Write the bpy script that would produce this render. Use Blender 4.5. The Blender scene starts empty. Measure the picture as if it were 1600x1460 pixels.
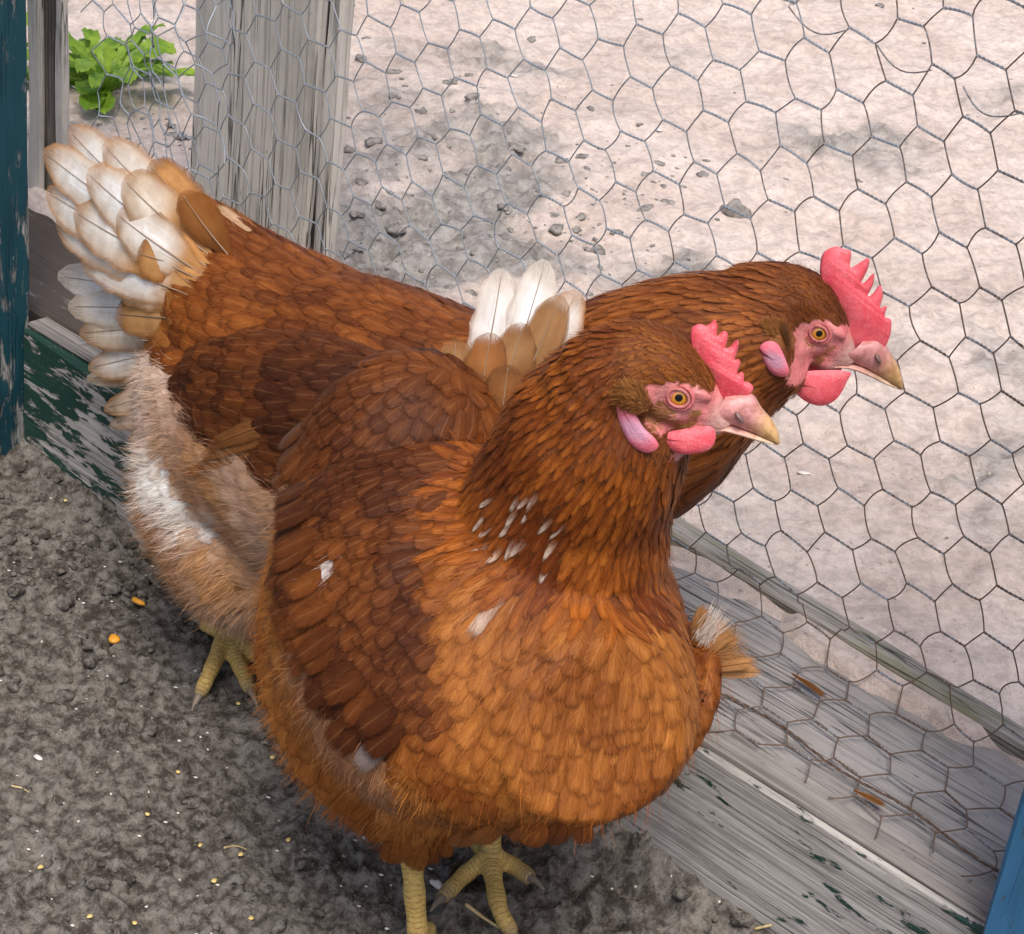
import bpy, math, random
import numpy as np
from mathutils import Vector, Matrix
from mathutils.bvhtree import BVHTree
from mathutils.kdtree import KDTree

rng = np.random.default_rng(7)
random.seed(7)
SC = bpy.context.scene
COL = SC.collection

# ------------------------------------------------------------------ camera
IW, IH, FOC = 1600., 1460., 3210.
CX, CY = 800., 730.
CAM = np.array([0., 0., 0.80])


def unit(a):
    a = np.asarray(a, float)
    return a / np.linalg.norm(a)


def camdir(p):
    return unit([p[0] - CX, -(p[1] - CY), -FOC])


_up = -camdir((110., 6400.))          # nadir vanishing point of the photograph
_f = np.array([0, 0, -1.])
_y = unit(_f - _f.dot(_up) * _up)
_x = np.cross(_y, _up)
ROT = np.stack([_x, _y, _up])

cd = bpy.data.cameras.new('camera')
cam = bpy.data.objects.new('camera', cd)
COL.objects.link(cam)
M = Matrix([list(r) for r in ROT]).to_4x4()
M.translation = Vector(CAM)
cam.matrix_world = M
cd.sensor_fit = 'HORIZONTAL'
cd.sensor_width = 36.
cd.lens = 36. * FOC / IW
cd.clip_start = 0.02
cd.clip_end = 2000.
SC.camera = cam

# ------------------------------------------------------------------ light
SUN_EL, SUN_AZ = 63., -80.             # azimuth counted from +x towards +y
world = bpy.data.worlds.new('World')
SC.world = world
world.use_nodes = True
wn = world.node_tree
for n_ in list(wn.nodes):
    wn.nodes.remove(n_)
wo = wn.nodes.new('ShaderNodeOutputWorld')
wb = wn.nodes.new('ShaderNodeBackground')
sk = wn.nodes.new('ShaderNodeTexSky')
sk.sky_type = 'NISHITA'
sk.sun_disc = False
sk.sun_elevation = math.radians(SUN_EL)
sk.sun_rotation = math.radians(90. - SUN_AZ)
sk.dust_density = 4.0
sk.air_density = 0.7
sk.ozone_density = 0.6
wb.inputs['Strength'].default_value = 0.115
wn.links.new(sk.outputs[0], wb.inputs[0])
wn.links.new(wb.outputs[0], wo.inputs[0])
sl = bpy.data.lights.new('sun', 'SUN')
sl.energy = 1.5
sl.angle = math.radians(22)
sl.color = (1.0, 0.95, 0.88)
sun = bpy.data.objects.new('sun', sl)
COL.objects.link(sun)
sd = Vector((math.cos(math.radians(SUN_EL)) * math.cos(math.radians(SUN_AZ)),
             math.cos(math.radians(SUN_EL)) * math.sin(math.radians(SUN_AZ)),
             math.sin(math.radians(SUN_EL))))
sun.rotation_euler = sd.to_track_quat('Z', 'Y').to_euler()
sun.location = sd * 5

SC.view_settings.view_transform = 'Standard'
SC.view_settings.look = 'None'
SC.view_settings.exposure = 0.90
SC.view_settings.gamma = 1.0
SC.view_settings.use_curve_mapping = False
SC.cycles.use_denoising = True
SC.cycles.max_bounces = 6
SC.cycles.transparent_max_bounces = 16


# ------------------------------------------------------------------ pixels to places
def ray(p):
    return ROT @ camdir(p)


def at_y(p, y):
    r = ray(p)
    return CAM + r * (y / r[1])


def at_z(p, z):
    r = ray(p)
    return CAM + r * ((z - CAM[2]) / r[2])


def on_plane(p, q, nrm):
    r = ray(p)
    return CAM + r * (np.dot(q - CAM, nrm) / r.dot(nrm))


# fence frame: u along the fence to the far left, v outwards through it
FD = ray((-3317., -1592.))
FD[2] = 0
FD = unit(FD)
FN = np.array([-FD[1], FD[0], 0.])
if FN[1] < 0:
    FN = -FN
Q0 = np.array([-.255, 1.242, 0.])


def FP(u, v, z):
    return Q0 + u * FD + v * FN + np.array([0, 0, z])


def to_f(P):
    d = np.asarray(P) - Q0
    return np.array([d.dot(FD), d.dot(FN), d[2]])


def on_v(p, v):
    return to_f(on_plane(p, Q0 + FN * v, FN))


# ------------------------------------------------------------------ small tools
def vnoise(x, y, seed=0):
    """smooth value noise, arrays in, about -1..1 out"""
    xi = np.floor(x).astype(np.int64)
    yi = np.floor(y).astype(np.int64)
    xf = x - xi
    yf = y - yi

    def hsh(a, b):
        h = (a * 374761393 + b * 668265263 + seed * 982451653) & 0xFFFFFFFF
        h = ((h ^ (h >> 13)) * 1274126177) & 0xFFFFFFFF
        return ((h ^ (h >> 16)) & 0xFFFF) / 32767.5 - 1.0
    sx = xf * xf * xf * (xf * (xf * 6 - 15) + 10)
    sy = yf * yf * yf * (yf * (yf * 6 - 15) + 10)
    a = hsh(xi, yi) * (1 - sx) + hsh(xi + 1, yi) * sx
    b = hsh(xi, yi + 1) * (1 - sx) + hsh(xi + 1, yi + 1) * sx
    return a * (1 - sy) + b * sy


def sstep(a, b, x):
    t = np.clip((x - a) / (b - a), 0, 1)
    return t * t * (3 - 2 * t)


def mesh_np(name, V, faces, smooth=True, mat=None, cols=None, uvs=None):
    """faces: list of (k x 4) / (k x 3) integer arrays"""
    me = bpy.data.meshes.new(name)
    V = np.asarray(V, np.float32)
    faces = [np.asarray(f_, np.int32) for f_ in (faces if isinstance(faces, list) else [faces]) if len(f_)]
    loops = np.concatenate([f_.ravel() for f_ in faces])
    sizes = np.concatenate([np.full(len(f_), f_.shape[1], np.int32) for f_ in faces])
    starts = np.concatenate([[0], np.cumsum(sizes)[:-1]]).astype(np.int32)
    me.vertices.add(len(V))
    me.vertices.foreach_set('co', V.ravel())
    me.loops.add(len(loops))
    me.loops.foreach_set('vertex_index', loops)
    me.polygons.add(len(sizes))
    me.polygons.foreach_set('loop_start', starts)
    me.polygons.foreach_set('use_smooth', np.full(len(sizes), smooth))
    me.update(calc_edges=True)
    me.validate()
    if uvs is not None:
        uvl = me.uv_layers.new(name='UVMap')
        uvl.data.foreach_set('uv', np.asarray(uvs, np.float32)[loops].ravel())
    for nm, c in (cols or {}).items():
        at = me.attributes.new(nm, 'FLOAT_COLOR', 'POINT')
        c = np.asarray(c, np.float32)
        if c.shape[1] == 3:
            c = np.concatenate([c, np.ones((len(c), 1), np.float32)], 1)
        at.data.foreach_set('color', c.ravel())
    if mat:
        me.materials.append(mat)
    return me


def link(name, me, parent=None, loc=None):
    o = bpy.data.objects.new(name, me)
    COL.objects.link(o)
    if parent is not None:
        o.parent = parent
    if loc is not None:
        o.location = loc
    return o


def tag(o, label=None, cat=None, group=None, kind=None):
    if label:
        o['label'] = label
    if cat:
        o['category'] = cat
    if group:
        o['group'] = group
    if kind:
        o['kind'] = kind
    return o


def empty(name, loc):
    o = bpy.data.objects.new(name, None)
    o.empty_display_size = 0.05
    o.location = loc
    COL.objects.link(o)
    return o


def tube_arrays(P, rad, k=6, cap=True):
    """tube along the polyline P with radius list rad"""
    P = np.asarray(P, float)
    n = len(P)
    rad = np.broadcast_to(np.asarray(rad, float), (n,))
    T = np.gradient(P, axis=0)
    T /= np.linalg.norm(T, axis=1)[:, None] + 1e-12
    ref = np.array([0.31, 0.23, 0.92])
    if abs(T[0].dot(ref)) > .9:
        ref = np.array([1., .1, 0])
    A = np.cross(T, ref)
    A /= np.linalg.norm(A, axis=1)[:, None] + 1e-12
    B = np.cross(T, A)
    ang = np.arange(k) / k * 2 * math.pi
    V = (P[:, None, :] + rad[:, None, None] * (np.cos(ang)[None, :, None] * A[:, None, :] + np.sin(ang)[None, :, None] * B[:, None, :])).reshape(-1, 3)
    i = np.arange(n - 1)[:, None] * k
    j = np.arange(k)[None, :]
    q = np.stack([i + j, i + (j + 1) % k, i + k + (j + 1) % k, i + k + j], -1).reshape(-1, 4)
    tr = []
    if cap:
        V = np.concatenate([V, P[:1], P[-1:]])
        a, b = len(V) - 2, len(V) - 1
        for jj in range(k):
            tr.append([a, (jj + 1) % k, jj])
            tr.append([b, (n - 1) * k + jj, (n - 1) * k + (jj + 1) % k])
    return V, q, np.array(tr, int).reshape(-1, 3)


class Acc:
    """collects pieces into one mesh"""
    def __init__(s):
        s.V, s.Q, s.T, s.C, s.D, s.U, s.n = [], [], [], [], [], [], 0
        s.N = []

    def add(s, V, q=None, t=None, col=None, col2=None, uv=None):
        V = np.asarray(V, float)
        if q is not None and len(q):
            s.Q.append(np.asarray(q) + s.n)
        if t is not None and len(t):
            s.T.append(np.asarray(t) + s.n)
        s.V.append(V)
        if col is not None:
            s.C.append(np.broadcast_to(np.asarray(col, float), (len(V), 3)))
        if col2 is not None:
            s.D.append(np.broadcast_to(np.asarray(col2, float), (len(V), 3)))
        if uv is not None:
            s.U.append(uv)
        s.n += len(V)

    def mesh(s, name, mat, smooth=True, origin=None):
        V = np.concatenate(s.V)
        if origin is not None:
            V = V - np.asarray(origin)
        fs = []
        if s.Q:
            fs.append(np.concatenate(s.Q))
        if s.T:
            fs.append(np.concatenate(s.T))
        cols = {}
        if s.C:
            cols['Col'] = np.concatenate(s.C)
        if s.D:
            cols['Aux'] = np.concatenate(s.D)
        me = mesh_np(name, V, fs, smooth, mat, cols, np.concatenate(s.U) if s.U else None)
        if s.N:
            me.normals_split_custom_set_from_vertices(np.concatenate(s.N).tolist())
        return me


def srgb(r, g, b):
    def f(c):
        c /= 255.
        return c / 12.92 if c <= .04045 else ((c + .055) / 1.055) ** 2.4
    return np.array([f(r), f(g), f(b)])


# ------------------------------------------------------------------ node helpers
class NT:
    def __init__(s, name):
        s.m = bpy.data.materials.new(name)
        s.m.use_nodes = True
        s.t = s.m.node_tree
        for n_ in list(s.t.nodes):
            s.t.nodes.remove(n_)
        s.out = s.t.nodes.new('ShaderNodeOutputMaterial')
        s.b = s.t.nodes.new('ShaderNodeBsdfPrincipled')
        s.t.links.new(s.b.outputs[0], s.out.inputs[0])

    def n(s, typ, **kw):
        nd = s.t.nodes.new(typ)
        for k, v in kw.items():
            setattr(nd, k, v)
        return nd

    def l(s, a, b):
        s.t.links.new(a, b)

    def val(s, sock, v):
        if hasattr(v, 'default_value') or hasattr(v, 'is_linked'):
            s.l(v, sock)
        else:
            sock.default_value = v

    def math(s, op, a, b=None, c=None):
        nd = s.n('ShaderNodeMath', operation=op)
        s.val(nd.inputs[0], a)
        if b is not None:
            s.val(nd.inputs[1], b)
        if c is not None:
            s.val(nd.inputs[2], c)
        return nd.outputs[0]

    def mix(s, fac, a, b, mode='MIX'):
        nd = s.n('ShaderNodeMix', data_type='RGBA', blend_type=mode)
        s.val(nd.inputs[0], fac)
        for sock, v in ((nd.inputs[6], a), (nd.inputs[7], b)):
            if hasattr(v, 'is_linked'):
                s.l(v, sock)
            else:
                sock.default_value = tuple(v)[:3] + (1,)
        return nd.outputs[2]

    def noise(s, vec, scale, detail=4, rough=.55, dist=0.):
        nd = s.n('ShaderNodeTexNoise')
        if vec is not None:
            s.l(vec, nd.inputs['Vector'])
        nd.inputs['Scale'].default_value = scale
        nd.inputs['Detail'].default_value = detail
        nd.inputs['Roughness'].default_value = rough
        nd.inputs['Distortion'].default_value = dist
        return nd.outputs[0]

    def ramp(s, fac, stops):
        nd = s.n('ShaderNodeValToRGB')
        s.l(fac, nd.inputs[0])
        el = nd.color_ramp.elements
        while len(el) < len(stops):
            el.new(.5)
        for e, (p, c) in zip(el, stops):
            e.position = p
            e.color = (tuple(c) + (1,))[:4] if hasattr(c, '__len__') else (c, c, c, 1)
        return nd.outputs[0]

    def mapr(s, v, a, b, c=0., d=1.):
        nd = s.n('ShaderNodeMapRange', interpolation_type='SMOOTHSTEP')
        s.val(nd.inputs[0], v)
        for i, q in enumerate((a, b, c, d)):
            nd.inputs[i + 1].default_value = q
        return nd.outputs[0]

    def coord(s, scale=(1, 1, 1), loc=(0, 0, 0), out='Object'):
        tc = s.n('ShaderNodeTexCoord')
        mp = s.n('ShaderNodeMapping')
        s.l(tc.outputs[out], mp.inputs[0])
        mp.inputs['Scale'].default_value = scale
        mp.inputs['Location'].default_value = loc
        return mp.outputs[0]

    def bump(s, h, strength=.5, dist=.002):
        nd = s.n('ShaderNodeBump')
        nd.inputs['Strength'].default_value = strength
        nd.inputs['Distance'].default_value = dist
        s.l(h, nd.inputs['Height'])
        s.l(nd.outputs[0], s.b.inputs['Normal'])
        return nd

    def attr(s, name):
        return s.n('ShaderNodeAttribute', attribute_name=name)

    def set(s, **kw):
        for k, v in kw.items():
            sock = s.b.inputs[k.replace('_', ' ')]
            if hasattr(v, 'is_linked'):
                s.l(v, sock)
            elif hasattr(v, '__len__') and len(v) == 3 and sock.type == 'RGBA':
                sock.default_value = tuple(v) + (1,)
            else:
                sock.default_value = v


# ------------------------------------------------------------------ materials of the setting
def lerp3(a, b, t):
    return tuple(np.asarray(a) * (1 - t) + np.asarray(b) * t)


def wood_mat(name, light, dark, paint=None, pa=(.5, .6), pgrad=None, seed=0., grime=.5, moss=None, line=.7, gr=1.):
    m = NT(name)
    g1 = m.noise(m.coord((9, 480, 480), (seed, 0, 0)), 1.0, 6, .65, .4)
    g2 = m.noise(m.coord((5, 120, 120), (seed + 3, 0, 0)), 1.0, 5, .6, 1.2)
    blot = m.noise(m.coord((12, 26, 26), (seed + 7, 0, 0)), 1.0, 5, .65)
    spots = m.noise(m.coord((90, 150, 150), (seed, 2, 0)), 1.0, 3, .6)
    grain = m.math('ADD', m.math('MULTIPLY', g1, .55), m.math('MULTIPLY', g2, .45))
    c = m.mix(m.mapr(grain, .38, .57), lerp3(dark, light, 1 - .62 * gr), light)
    ln_ = m.noise(m.coord((2.4, 420, 420), (seed + 13, 0, 0)), 1.0, 2, .5, .5)
    lmask = m.mapr(m.noise(m.coord((3, 14, 14), (seed + 17, 0, 0)), 1.0, 2, .5), .35, .6)
    lines = m.math('MULTIPLY', m.mapr(ln_, .41, .36), lmask)
    c = m.mix(m.math('MULTIPLY', lines, line), c, tuple(np.array(dark) * .45))
    c = m.mix(m.mapr(blot, .42, .72, 0, grime), c, tuple(np.array(dark) * .75))
    c = m.mix(m.mapr(spots, .66, .78, 0, .6), c, tuple(np.array(dark) * .45))
    # drying cracks along the grain
    ck = m.noise(m.coord((3.5, 130, 130), (seed + 11, 4, 0)), 1.0, 3, .5, .6)
    crack = m.mapr(m.math('ABSOLUTE', m.math('SUBTRACT', ck, .5)), .0, .022, 1, 0)
    ckm = m.mapr(m.noise(m.coord((6, 30, 30), (seed + 5, 1, 0)), 1.0, 2, .5), .48, .6)
    crack = m.math('MULTIPLY', crack, ckm)
    c = m.mix(m.math('MULTIPLY', crack, .85), c, tuple(np.array(dark) * .2))
    h = m.math('SUBTRACT', m.math('SUBTRACT', m.math('MULTIPLY', grain, .6), m.math('MULTIPLY', lines, .5)), crack)
    if moss is not None:
        mo = m.noise(m.coord((14, 60, 60), (seed, 9, 0)), 1.0, 4, .6)
        c = m.mix(m.mapr(mo, .48, .68, 0, .55), c, moss)
    if paint is not None:
        pn = m.noise(m.coord((30, 115, 115), (seed + 1, 0, 3)), 1.0, 8, .68, .3)
        pb = m.noise(m.coord((4, 10, 10), (seed + 2, 0, 1)), 1.0, 3, .5)
        s = m.math('ADD', m.math('MULTIPLY', pn, .7), m.math('MULTIPLY', pb, .3))
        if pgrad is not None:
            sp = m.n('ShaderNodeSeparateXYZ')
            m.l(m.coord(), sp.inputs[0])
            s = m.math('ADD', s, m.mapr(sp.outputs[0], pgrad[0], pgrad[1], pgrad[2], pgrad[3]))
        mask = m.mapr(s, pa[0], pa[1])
        pc = m.mix(m.noise(m.coord((20, 50, 50)), 1.0, 4), tuple(np.array(paint) * .6), tuple(np.array(paint) * 1.4))
        c = m.mix(mask, c, pc)
        h = m.math('ADD', m.math('MULTIPLY', h, m.math('SUBTRACT', 1.0, m.math('MULTIPLY', mask, .6))), m.math('MULTIPLY', mask, .5))
        m.set(Roughness=m.mapr(mask, 0, 1, .85, .55))
    else:
        m.set(Roughness=.85)
    m.set(Base_Color=c, Specular_IOR_Level=.25)
    m.bump(h, 1.0, .0022)
    return m.m


def dirt_mat():
    m = NT('soil')
    co = m.coord()
    a = m.noise(co, 14, 6, .6)
    b = m.noise(co, 120, 5, .65)
    g = m.noise(co, 520, 3, .6)
    c = m.mix(m.mapr(a, .35, .65), (.064, .055, .046), (.122, .110, .096))
    c = m.mix(m.mapr(b, .42, .66, 0, .8), c, (.205, .190, .170))
    c = m.mix(m.mapr(b, .52, .34, 0, .75), c, (.03, .024, .019))
    c = m.mix(m.mapr(g, .6, .72, 0, .7), c, (.25, .232, .205))
    c = m.mix(m.mapr(g, .42, .3, 0, .7), c, (.022, .018, .014))
    v = m.n('ShaderNodeTexVoronoi')
    v.inputs['Scale'].default_value = 150
    m.l(co, v.inputs['Vector'])
    sp = m.math('LESS_THAN', v.outputs['Distance'], .12)
    r = m.n('ShaderNodeSeparateColor')
    m.l(v.outputs['Color'], r.inputs[0])
    sp = m.math('MULTIPLY', sp, m.math('GREATER_THAN', r.outputs[0], .93))
    c = m.mix(sp, c, (.62, .58, .5))
    m.set(Base_Color=c, Roughness=.92, Specular_IOR_Level=.2)
    m.bump(m.math('ADD', b, m.math('MULTIPLY', g, .5)), .9, .003)
    return m.m


def sand_mat():
    m = NT('sand')
    at = m.attr('Col')
    co = m.coord()
    a = m.noise(co, 9, 5, .6)
    b = m.noise(co, 70, 4, .6)
    g = m.noise(co, 700, 3, .7)
    dry = m.mix(m.mapr(a, .35, .65), (.60, .495, .435), (.69, .59, .53))
    wet = m.mix(m.mapr(b, .3, .7), (.25, .235, .218), (.39, .368, .345))
    c = m.mix(at.outputs['Fac'], dry, wet)
    c = m.mix(m.mapr(g, .58, .75, 0, .35), c, (.8, .75, .7))
    c = m.mix(m.mapr(g, .42, .28, 0, .5), c, (.2, .17, .15))
    c = m.mix(m.mapr(b, .36, .56, .55, 0), c, m.mix(1.0, c, (.70, .69, .69), 'MULTIPLY'))
    c = m.mix(m.mapr(m.noise(co, 170, 3, .6), .58, .40, 0, .4), c, m.mix(1.0, c, (.66, .64, .62), 'MULTIPLY'))
    sp = m.noise(co, 240, 2, .5)
    c = m.mix(m.mapr(sp, .68, .74, 0, .55), c, (.16, .13, .115))
    c = m.mix(m.mapr(sp, .30, .25, 0, .6), c, (.78, .72, .66))
    m.set(Base_Color=c, Roughness=.95, Specular_IOR_Level=.15)
    m.bump(m.math('ADD', m.math('MULTIPLY', b, .6), m.math('MULTIPLY', g, .5)), .8, .0045)
    return m.m


def wire_mat():
    m = NT('galvanised_wire')
    at = m.attr('Col')
    n1 = m.noise(m.coord(), 260, 3, .6)
    s = m.math('ADD', at.outputs['Fac'], m.math('MULTIPLY', m.math('SUBTRACT', n1, .5), .9))
    rust = m.mapr(s, .3, .7)
    c = m.mix(rust, (.30, .335, .375), (.12, .078, .055))
    m.set(Base_Color=c, Metallic=m.mapr(rust, 0, 1, .45, 0.), Roughness=m.mapr(rust, 0, 1, .42, .8))
    return m.m


GREY_L, GREY_D = (.44, .415, .385), (.17, .155, .14)
M_WIRE = wire_mat()
M_BASE = wood_mat('painted_base_wood', (.46, .44, .415), (.17, .158, .145), (.018, .052, .04), (.560, .590), (.72, 1.08, .018, .085), 1.3, .45)
M_SILL = wood_mat('weathered_sill_wood', (.33, .31, .295), (.165, .152, .142), (.060, .047, .036), (.62, .74), (.80, 1.02, 0., .30), 4.1, .5, None, .25, .55)  # left end browned: soil stain plus corner shade put into the colour
M_OUT = wood_mat('mossy_wood', (.36, .33, .29), (.15, .135, .118), None, seed=8.7, grime=.4, moss=(.17, .18, .075))
M_POST = wood_mat('weathered_post_wood', (.57, .53, .47), (.33, .30, .26), None, seed=2.2, grime=.4, line=.28, gr=.6)
M_POST2 = wood_mat('dark_post_wood', (.22, .19, .16), (.06, .05, .042), None, seed=6.2, grime=.7)
M_TEAL = wood_mat('teal_painted_wood', (.34, .335, .32), (.12, .115, .11), (.009, .05, .068), (.40, .47), None, 3.3, .4)
M_BLUE = wood_mat('blue_painted_wood', (.34, .335, .32), (.12, .115, .11), (.035, .125, .235), (.41, .45), None, 9.3, .3)
M_DIRT = dirt_mat()
M_SAND = sand_mat()


# ------------------------------------------------------------------ ground
def axis(lo, hi, step, far_lo, far_hi, n=14):
    mid = np.arange(lo, hi + step * .5, step)
    g = np.geomspace(step, 1., n)
    a = lo - (lo - far_lo) * (np.geomspace(.004, 1., n))
    b = hi + (far_hi - hi) * (np.geomspace(.004, 1., n))
    return np.concatenate([a[::-1], mid, b])


def dirt_h(u, v):
    x, y = u * 1., v * 1.
    h = .004 * vnoise(x * 7, y * 7, 1) + .0035 * vnoise(x * 19 + 3, y * 19, 2)
    wv = .12 * vnoise(x * 30, y * 30, 9)
    bl = 1 - np.abs(vnoise(x * 42 + wv * 8, y * 42 + 5 - wv * 6, 3))
    h = h + .0085 * (bl ** 2 - .45) * (0.5 + .7 * sstep(-.2, .6, vnoise(x * 11, y * 11, 4)))
    b2 = 1 - np.abs(vnoise(x * 105, y * 105 + 1, 5))
    h = h + .0046 * (b2 ** 2 - .4) + .0017 * vnoise(x * 260, y * 260, 6) + .0007 * vnoise(x * 520, y * 520, 7)
    # heaped against the base board at both ends
    w = np.exp(-np.clip(-v, 0, None) / .035)
    z = np.interp(-u, [-.15, -.08, 0, .12, .30, .455, .57, .75], [.030, .024, .002, .004, .024, .040, .034, .030])
    return h * sstep(-3.0, -.4, -np.abs(u) - np.abs(v) * .5) + z * w


def sand_h(u, v):
    h = 0.006 * vnoise(u * 3.1, v * 3.1, 11) + .004 * vnoise(u * 8, v * 8 + 2, 12)
    r = 1 - np.abs(vnoise(u * 13 + .6 * vnoise(u * 6, v * 6, 19), v * 22, 13))
    h = h + .0055 * (r ** 2 - .4)
    rough = sand_grey(u, v)
    b = 1 - np.abs(vnoise(u * 46, v * 46, 14))
    h = h + (.0045 + .0075 * rough) * (b ** 2 - .4) + .0013 * vnoise(u * 95, v * 95, 15) * (.4 + rough) + .0007 * vnoise(u * 210, v * 210, 16)
    h = h * sstep(.14, .34, v) + .004 * vnoise(u * 25, v * 25, 18) * (1 - sstep(.14, .34, v))
    spill = .1125 + .011 * np.clip(vnoise(u * 16, v * 30, 41) + .5 * vnoise(u * 50, v * 60, 42) + 2.0 * sstep(.112, .140, v) - .95, 0, 1) * sstep(.104, .116, v)
    w = sstep(.150, .175, v)
    return (.108 + h) * w + spill * (1 - w) + .03 * sstep(.2, 1.2, v)


def sand_grey(u, v):
    a = .6 * vnoise(u * 6.3 + 4, v * 4.6, 21) + .4 * vnoise(u * 15, v * 12, 22) + .2 * vnoise(u * 40, v * 34, 23)
    c0 = to_f(at_z((690, 330), .11))
    d = np.exp(-(((u - c0[0]) / .24) ** 2 + ((v - c0[1]) / .26) ** 2))
    return np.clip(sstep(-.12, .55, a + .48 * d - .20), 0, 1)


def sheet(name, us, vs, hf, mat, colf=None):
    U, V = np.meshgrid(us, vs, indexing='ij')
    Z = hf(U, V)
    P = Q0[None, None, :] + U[..., None] * FD + V[..., None] * FN
    P[..., 2] = Z
    n1, n2 = U.shape
    i = np.arange(n1 - 1)[:, None] * n2 + np.arange(n2 - 1)[None, :]
    q = np.stack([i, i + n2, i + n2 + 1, i + 1], -1).reshape(-1, 4)
    cols = None
    if colf is not None:
        g = colf(U, V).ravel()
        cols = {'Col': np.stack([g, g, g], 1)}
    me = mesh_np(name, P.reshape(-1, 3), [q], True, mat, cols)
    o = link(name, me)
    o['kind'] = 'structure'
    return o


def gz(p, off=0.):
    z = 0.
    for _ in range(4):
        f_ = to_f(at_z(p, z))
        z = float(dirt_h(np.array(f_[0]), np.array(f_[1])))
    return at_z(p, z + off)


dirt = sheet('ground', axis(-.80, .25, .0024, -60., 60.),
             np.concatenate([-.95 - 60 * np.geomspace(.002, 1, 14)[::-1], np.arange(-.95, .0125, .0024)]), dirt_h, M_DIRT)
sand = sheet('sand', axis(-1.0, 1.25, .0042, -60., 60.),
             np.concatenate([np.concatenate([np.arange(.104, .18, .002), np.arange(.18, 1.75, .0042)]), 1.75 + 60 * np.geomspace(.002, 1, 14)]), sand_h, M_SAND, sand_grey)


# ------------------------------------------------------------------ planks
def plank(name, parent, mat, p0, ex, ey, ez, dims, warp=.0012, nseg=36, bev=.0016, seed=0):
    """box from corner-centre p0; ex is the grain direction; dims along ex, ey, ez"""
    L, A, B = dims
    xs = np.linspace(0, L, nseg)
    b = bev
    prof = [(-A / 2 + b, -B / 2), (A / 2 - b, -B / 2), (A / 2, -B / 2 + b), (A / 2, B / 2 - b),
            (A / 2 - b, B / 2), (-A / 2 + b, B / 2), (-A / 2, B / 2 - b), (-A / 2, -B / 2 + b)]
    r = np.random.default_rng(seed + 31)
    ph = r.uniform(0, 6, 6)
    V = []
    for x in xs:
        for k, (y, z) in enumerate(prof):
            V.append((x, y + warp * math.sin(x * 9 + ph[0]) + warp * .5 * math.sin(x * 37 + ph[k % 6]) + r.normal(0, warp * .12),
                      z + warp * math.sin(x * 7 + ph[1]) + warp * .5 * math.sin(x * 31 + ph[(k + 2) % 6]) + r.normal(0, warp * .12)))
    V = np.array(V)
    k = 8
    i = np.arange(nseg - 1)[:, None] * k
    j = np.arange(k)[None, :]
    q = np.stack([i + j, i + (j + 1) % k, i + k + (j + 1) % k, i + k + j], -1).reshape(-1, 4)
    V = np.concatenate([V, [[0, 0, 0], [L, 0, 0]]])
    t = []
    for jj in range(k):
        t.append([len(V) - 2, (jj + 1) % k, jj])
        t.append([len(V) - 1, (nseg - 1) * k + jj, (nseg - 1) * k + (jj + 1) % k])
    me = mesh_np(name, V, [q, np.array(t)], False, mat)
    o = link(name, me, parent)
    ex, ey, ez = unit(ex), unit(ey), unit(ez)
    W = Matrix(((ex[0], ey[0], ez[0], p0[0]), (ex[1], ey[1], ez[1], p0[1]), (ex[2], ey[2], ez[2], p0[2]), (0, 0, 0, 1)))
    if parent is not None:
        W = Matrix.Translation(-parent.location) @ W
    o.matrix_basis = W
    return o


UP = np.array([0, 0, 1.])
fence = empty('chicken_run_fence', FP(-.25, .06, 0))
tag(fence, 'weathered wooden fence of hexagonal chicken wire behind the two hens', 'fence')
o = plank('base_board', fence, M_BASE, FP(-1.05, .0105, .046), FD, FN, UP, (1.195, .021, .139), .0012, 60, .002, 1)
o['label'] = 'lowest board with flaking dark green paint'
M_CAP = wood_mat('grey_capping_wood', (.27, .25, .23), (.12, .108, .098), None, seed=11.4, grime=.5, line=.5)
o = plank('capping_strip', fence, M_CAP, FP(-1.05, .0118, .1178), FD, FN, UP, (1.195, .0172, .0036), .0006, 60, .001, 14)
o['label'] = 'darker grey strip along the top of the base board'
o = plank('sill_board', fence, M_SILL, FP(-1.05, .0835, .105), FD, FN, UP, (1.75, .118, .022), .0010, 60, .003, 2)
o['label'] = 'flat grey sill board under the folded wire'
# outer board, slightly askew
po0, po1 = FP(-.80, .139, .098), FP(.25, .198, .098)
ex = unit(po1 - po0)
o = plank('outer_board', fence, M_OUT, po0, ex, np.cross(UP, ex), UP, (1.2, .020, .054), .0012, 60, .002, 3)
o['label'] = 'narrow outer board with mossy top'

# posts stand just outside the wire
VP_ = .20


def u_at(px, py, v):
    return on_v((px, py), v)[0]


def post(name, pxl, pxr, v, thick, mat, seed, top=1.3, bot=.02, ref=150, lean=0.):
    ul, ur = u_at(pxl, ref, v), u_at(pxr, ref, v)
    c = FP((ul + ur) / 2, v + thick / 2, bot)
    ez = unit(UP + FD * lean)
    return plank(name, fence, mat, c, ez, FD, FN, (top - bot, abs(ul - ur), thick), .0012, 50, .002, seed)


M_GAP = wood_mat('painted_gap_shade', (.05, .042, .036), (.02, .017, .014), None, seed=5.2, grime=.7)  # near-black colour stands for the shadow gap beside the post
o = post('post', 300, 492, .165, .018, M_POST, 4)
o['label'] = 'broad grey weathered upright board'
o = post('batten', 504, 527, .158, .012, M_POST, 5)
o['label'] = 'thin upright batten beside the broad board'
o = post('gap_shade_strip', 492, 506, .171, .008, M_GAP, 6)  # added strip, paints the shadow between broad board and batten
o = post('corner_batten', 40, 60, .150, .006, M_POST, 7, bot=.1)
o = post('corner_upright', 58, 87, .158, .008, M_POST2, 8, bot=.1)
o = post('corner_strip', 86, 100, .152, .006, M_POST, 9, bot=.1)

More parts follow.
